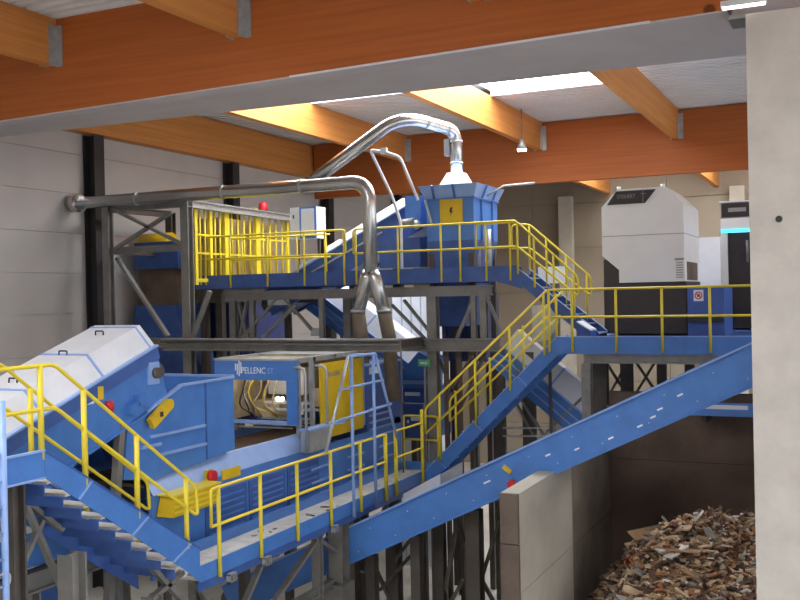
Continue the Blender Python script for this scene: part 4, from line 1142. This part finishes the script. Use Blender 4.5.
# dark screening machine behind the trestle
sm_ = thing('drum_screen', (-13, 25.4, 0), 'dark blue screening machine in the shadow under the rear platform', 'machine')
a = P(200, 300, Y=25); b = P(262, 420, Y=25)
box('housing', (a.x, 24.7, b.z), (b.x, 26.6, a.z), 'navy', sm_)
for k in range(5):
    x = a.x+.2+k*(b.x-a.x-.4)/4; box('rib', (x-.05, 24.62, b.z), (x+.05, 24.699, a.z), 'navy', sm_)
for x in (a.x+.2, b.x-.2): box('leg', (x-.12, 25.2, 0), (x+.12, 25.5, b.z), 'dsteel', sm_)
wp = thing('white_container', (-10.6, 25.5, 0), 'white panelled container standing behind the rear trestle', 'container')
a = P(392, 296, Y=26.3); b = P(431, 345, Y=26.3)
box('body', (a.x, 26.3, 0), (b.x, 28.2, a.z+.2), 'white', wp)
for k in range(3): x = a.x+(b.x-a.x)*(k+1)/4; box('seam', (x-.015, 26.285, .1), (x+.015, 26.299, a.z+.15), 'galv', wp)
nb = thing('navy_bunker', (-8.9, 24.6, 0), 'navy blue bin standing under the hopper tower', 'bin')
a = P(437, 296, Y=24.2); b = P(482, 345, Y=24.2)
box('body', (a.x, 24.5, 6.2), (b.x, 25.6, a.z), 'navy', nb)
for x in (a.x+.1, b.x-.1): beam('leg', (x, 25, 0), (x, 25, 6.2), .14, .14, 'dsteel', nb)
for k in range(3): x = a.x+.1+(b.x-a.x-.2)*k/2; box('rib', (x-.05, 24.42, 6.25), (x+.05, 24.499, a.z-.05), 'navy', nb)

# ---------------------------------------------------------------- white sorter on the right platform
YV = 22.9
wz = thing('white_sorter', (-4.2, 23.2, 7.0), 'tall white sensor sorter with chamfered top on a black base', 'sorter')
def PV(u, v): return P(u, v, Y=YV)
fL, fR = PV(602, 240).x, PV(684, 240).x
zA = PV(650, 205).z; zT = PV(640, 188).z; zBt = PV(650, 282).z
xT0, xT1 = PV(617, 190).x, PV(665, 188).x
xN = PV(619, 270).x; zN0 = PV(602, 256).z; zN1 = PV(619, 270).z
DEP = 2.4
prism('hood', [(fL, YV, zN0), (xN, YV, zN1), (xN, YV, zBt), (fR, YV, zBt), (fR, YV, zA), (xT1, YV, zT), (xT0, YV, zT), (fL, YV, zA)], (0, DEP, 0), 'machine_white', wz)
zs_ = PV(640, 235).z
box('panel_seam', (fL+.01, YV-.006, zs_-.008), (fR, YV+.01, zs_+.008), 'print_grey', wz)
box('panel_seam', (fR-.01, YV, zs_-.008), (fR+.006, YV+DEP, zs_+.008), 'print_grey', wz)
lp_ = [PV(607, 204), PV(616, 190), PV(656, 189), PV(645, 203)]
for p in lp_: p.y = YV-.001
lp_[0].z = lp_[3].z; lp_[1].z = lp_[2].z
lpn = prism('name_panel', lp_, (0, -.012, 0), 'machine_black', wz)
text_mesh('lettering', 'STEINERT', .13, (PV(617, 197).x, YV-.014, PV(617, 199).z), 0, 'print_grey', lpn, sx=.76)
q = PV(643, 196); cr = MB().box((q.x-.006, YV-.02, q.z-.17), (q.x+.006, YV-.013, q.z+.17)); cr.box((q.x-.05, YV-.02, q.z+.05), (q.x+.07, YV-.013, q.z+.062)); cr.build('emblem_cross', 'print_grey', lpn)
box('notch_panel', (fL+.02, YV+.03, zBt-.02), (xN, YV+DEP-.05, zN1+.25), 'machine_black', wz)
box('base', (PV(604, 320).x, YV+.05, 7.0), (fR+.02, YV+DEP-.1, zBt-.003), 'machine_black', wz)
# side opening
sy0, sy1 = P(687, 270, X=fR).y, P(697, 270, X=fR).y
szt, szb = P(690, 262, X=fR).z, P(690, 280, X=fR).z
op = box('side_hatch', (fR, sy0, szb), (fR+.012, sy1, szt), 'brown_shade', wz)
a = PV(675, 259); box('grip', (a.x-.0, YV-.03, a.z-.03), (a.x+.2, YV, a.z+.02), 'print_grey', wz)
for k in range(7): box('vent_slot', (a.x+.02, YV-.006, a.z-.1-k*.055), (a.x+.18, YV, a.z-.075-k*.055), 'print_grey', wz)
for u, v in ((618, 187), (662, 186)):
    p = PV(u, v); tube('roof_lug', [(p.x, YV+.1, zT), (p.x, YV+.1, zT+.07)], .05, 'print_white', wz, 10)
# sign plate beneath right
p = P(698, 295, Y=21.9)
bp_ = thing('blue_side_cabinet', (p.x, 22.5, 7.0), 'low blue cabinet beside the black base with a prohibition sign', 'cabinet')
x0_, x1_ = fR+.05, P(724, 300, Y=22.85).x
zt_ = P(700, 287, Y=22.85).z
box('body', (x0_, 22.88, 6.955), (x1_, 24.5, zt_), 'dblue', bp_)
box('lower_shelf', (x0_+.02, 22.8, 7.25), (x1_-.02, 22.879, 7.4), 'black', bp_)
a, b = P(693.5, 290, Y=22.87), P(703.5, 301, Y=22.87)
sg = box('sign_plate', (a.x, 22.865, b.z), (b.x, 22.879, a.z), 'print_white', bp_)
cxs, czs = (a.x+b.x)/2, (a.z+b.z)/2
ringp = [(cxs+.075*math.cos(t*math.pi/8), 22.86, czs+.075*math.sin(t*math.pi/8)) for t in range(17)]
tube('prohibition_ring', ringp, .012, 'red', sg, 6)
beam('prohibition_bar', (cxs-.05, 22.858, czs+.05), (cxs+.05, 22.858, czs-.05), .012, .02, 'red', sg)
box('pictogram', (cxs-.03, 22.86, czs-.03), (cxs+.03, 22.863, czs+.03), 'black', sg)
# tall grey-white cabinet between
a, b = P(701, 237, Y=27.0), P(720, 285, Y=27.0)
o = thing('tall_cabinet', ((a.x+b.x)/2, 22.8, 7.0), 'plain tall pale cabinet between the white sorter and the cyan-lit machine', 'cabinet')
box('body', (a.x-.12, 27.02, 6.955), (b.x+.06, 27.8, P(710, 237, Y=27.02).z), 'white', o)
box('door', (a.x-.08, 27.0, 7.6), (b.x+.02, 27.019, P(710, 239, Y=27.0).z), 'white', o)
# second machine
YZ = 26.0
def PQ(u, v): return P(u, v, Y=YZ)
m3 = thing('cyan_lit_machine', (-1.6, 23, 7.0), 'white machine with dark glass front and cyan light strip beside the pillar', 'machine')
xl3, xr3 = PQ(721, 250).x, 0.6
zt3 = PQ(735, 202).z; zg = PQ(735, 218).z; zl_ = PQ(735, 229).z; zl2 = PQ(735, 232.5).z
box('frame', (xl3, YZ, 7.0), (xl3+.16, YZ+1.5, zl2), 'machine_white', m3)
box('header', (xl3, YZ, zl_), (xr3, YZ+1.5, zg), 'machine_white', m3)
nm = box('name_panel', (xl3+.01, YZ+.02, zg), (xr3, YZ+1.4, zt3), 'print_grey', m3)
mbk = box('panel_face', (xl3+.03, YZ+.0, zg+.03), (xr3-.02, YZ+.019, zt3-.03), 'machine_black', m3)
box('name_bar', (PQ(728, 210).x, YZ-.008, PQ(730, 212).z), (PQ(746, 210).x, YZ, PQ(730, 208).z), 'print_grey', mbk)
box('top_cap', (xl3-.02, YZ-.02, zt3), (xr3, YZ+1.5, zt3+.03), 'print_white', m3)
box('light_strip', (xl3+.01, YZ-.03, zl2), (xr3, YZ, zl_), 'led', m3)
box('glass_front', (xl3+.17, YZ+.05, 7.0), (xr3, YZ+1.4, zl2-.002), 'machine_black', m3)
a = PQ(747, 240); hnd = tube('door_handle', [(a.x, YZ+.02, PQ(747, 262).z), (a.x, YZ+.02, a.z)], .03, 'steel', m3, 8)
# small things on the right platform floor
wc = thing('step_box', (-5.2, 21.3, 7.0), 'blue tool box with white lid lying on the platform at the stair foot', 'box')
a, b = P(578, 322, Y=21.4), P(592, 336, Y=21.4)
prism('body', [(a.x, 21.3, 6.957), (b.x, 21.3, 6.957), (b.x, 21.3, 7.13), (a.x, 21.3, 7.32)], (0, .5, 0), 'dblue', wc)
prism('lid', [(a.x, 21.28, 7.32), (b.x, 21.28, 7.13), (b.x, 21.28, 7.16), (a.x, 21.28, 7.35)], (0, .54, 0), 'white', wc)
wb = box('white_notice_board', P(538, 267, Y=24.2)+V((0, 0, 0)), P(565, 283, Y=24.2)+V((0, .04, 0)), 'print_white')
wbr = thing('notice_board', ((P(551, 275, Y=24.2)).x, 24.2, 7.0), 'white notice board on a post behind the short stair', 'board')
wb.parent = wbr; wb.location = V((0, 0, 0))-wbr.location; wb.name = 'board'
beam('post', (wbr.location.x, 24.25, 0), (wbr.location.x, 24.25, P(551, 275, Y=24.2).z+.1), .06, .06, 'steel', wbr)
bd2 = thing('grey_guard_panel', (-6.5, 20.8, 7.0), 'grey sheet metal guard panel beside the head of the steep stair', 'panel')
pg = [P(532, 306, Y=21.6), P(548, 304, Y=21.6), P(559, 322, Y=21.6), P(548, 340, Y=21.6), P(532, 343, Y=21.6)]
prism('sheet', pg, (0, .03, 0), 'galv', bd2)
beam('stay', (pg[1].x, 21.65, 0), (pg[1].x, 21.65, pg[1].z), .06, .06, 'dsteel', bd2)
# lower blue conveyor under the long conveyor near the pillar
A = P(686, 413, Y=20.2); B = P(748, 404, Y=20.2)
lo = thing('cross_conveyor', (-2.3, 20.6, 0), 'short blue cross conveyor with white side strip under the upper platform', 'conveyor')
z_ = P(715, 410, Y=20.2).z
box('side_wall', (A.x, 20.2, z_-.12), (1.5, 20.24, z_+.14), 'blue', lo)
box('side_strip', (A.x, 20.18, z_+.02), (B.x, 20.199, z_+.1), 'white', lo)
box('bed', (A.x, 20.24, z_-.1), (1.5, 21.295, z_-.02), 'dblue', lo)
for x in (A.x+.3, 1.0): box('wall_bracket', (x-.05, 20.5, z_-.3), (x+.05, 21.295, z_-.1), 'dsteel', lo)
# unseen high bay lamps added as fill light for the hall
for x, y in ((4.6, 10), (-7, 8), (10, 19), (9, -7)):
    highbay(x, y, 12.3, 'added unseen high bay lamp giving fill light below the roof deck')
# exit sign
p = P(424, 363, Y=21.6)
ex = thing('exit_sign', (p.x, 21.6, p.z-.1), 'green and white exit sign on a grey post below the rear platform', 'sign')
box('plate', (p.x-.16, 21.6, p.z-.08), (p.x+.16, 21.63, p.z+.08), mat('exit_green', (90, 190, 130), .5), ex)
ar = MB().box((p.x-.1, 21.59, p.z-.02), (p.x+.04, 21.6, p.z+.02)); ar.prism([(p.x+.04, 21.59, p.z-.05), (p.x+.12, 21.59, p.z), (p.x+.04, 21.59, p.z+.05)], (0, .008, 0)); ar.build('arrow', 'print_white', ex)
beam('post', (p.x, 21.66, 3.8), (p.x, 21.66, p.z), .05, .05, 'steel', ex)

# brown lattice trestle seen behind the steep stair
lf = thing('lattice_trestle', (-7.6, 22.2, 0), 'brown steel lattice trestle standing behind the steep stair', 'support frame')
YL = 22.0
for u, v0, v1 in ((446, 352, 620), (459, 352, 620), (471, 352, 620), (500, 352, 620), (530, 352, 620)):
    p, q = P(u, v0, Y=YL), P(u, v1, Y=YL)
    ibeam('column', (p.x, YL, max(0, q.z)), (p.x, YL, p.z), .10 if u not in (500, 530) else .2, .12, 'brown' if u < 490 else 'dsteel', lf)
for a, b in (((436, 352), (460, 408)), ((486, 352), (462, 404)), ((446, 400), (472, 356)), ((512, 396), (534, 436)), ((518, 394), (544, 436)), ((582, 398), (545, 434)), ((506, 350), (528, 392)), ((545, 360), (508, 400))):
    beam('brace', P(*a, Y=YL-.08), P(*b, Y=YL-.08), .09, .06, 'brown' if a[0] < 490 else 'steel', lf)
for v in (428, 436):
    beam('tie', P(503, v, Y=YL-.14), P(552, v, Y=YL-.14), .04, .04, 'galv', lf)
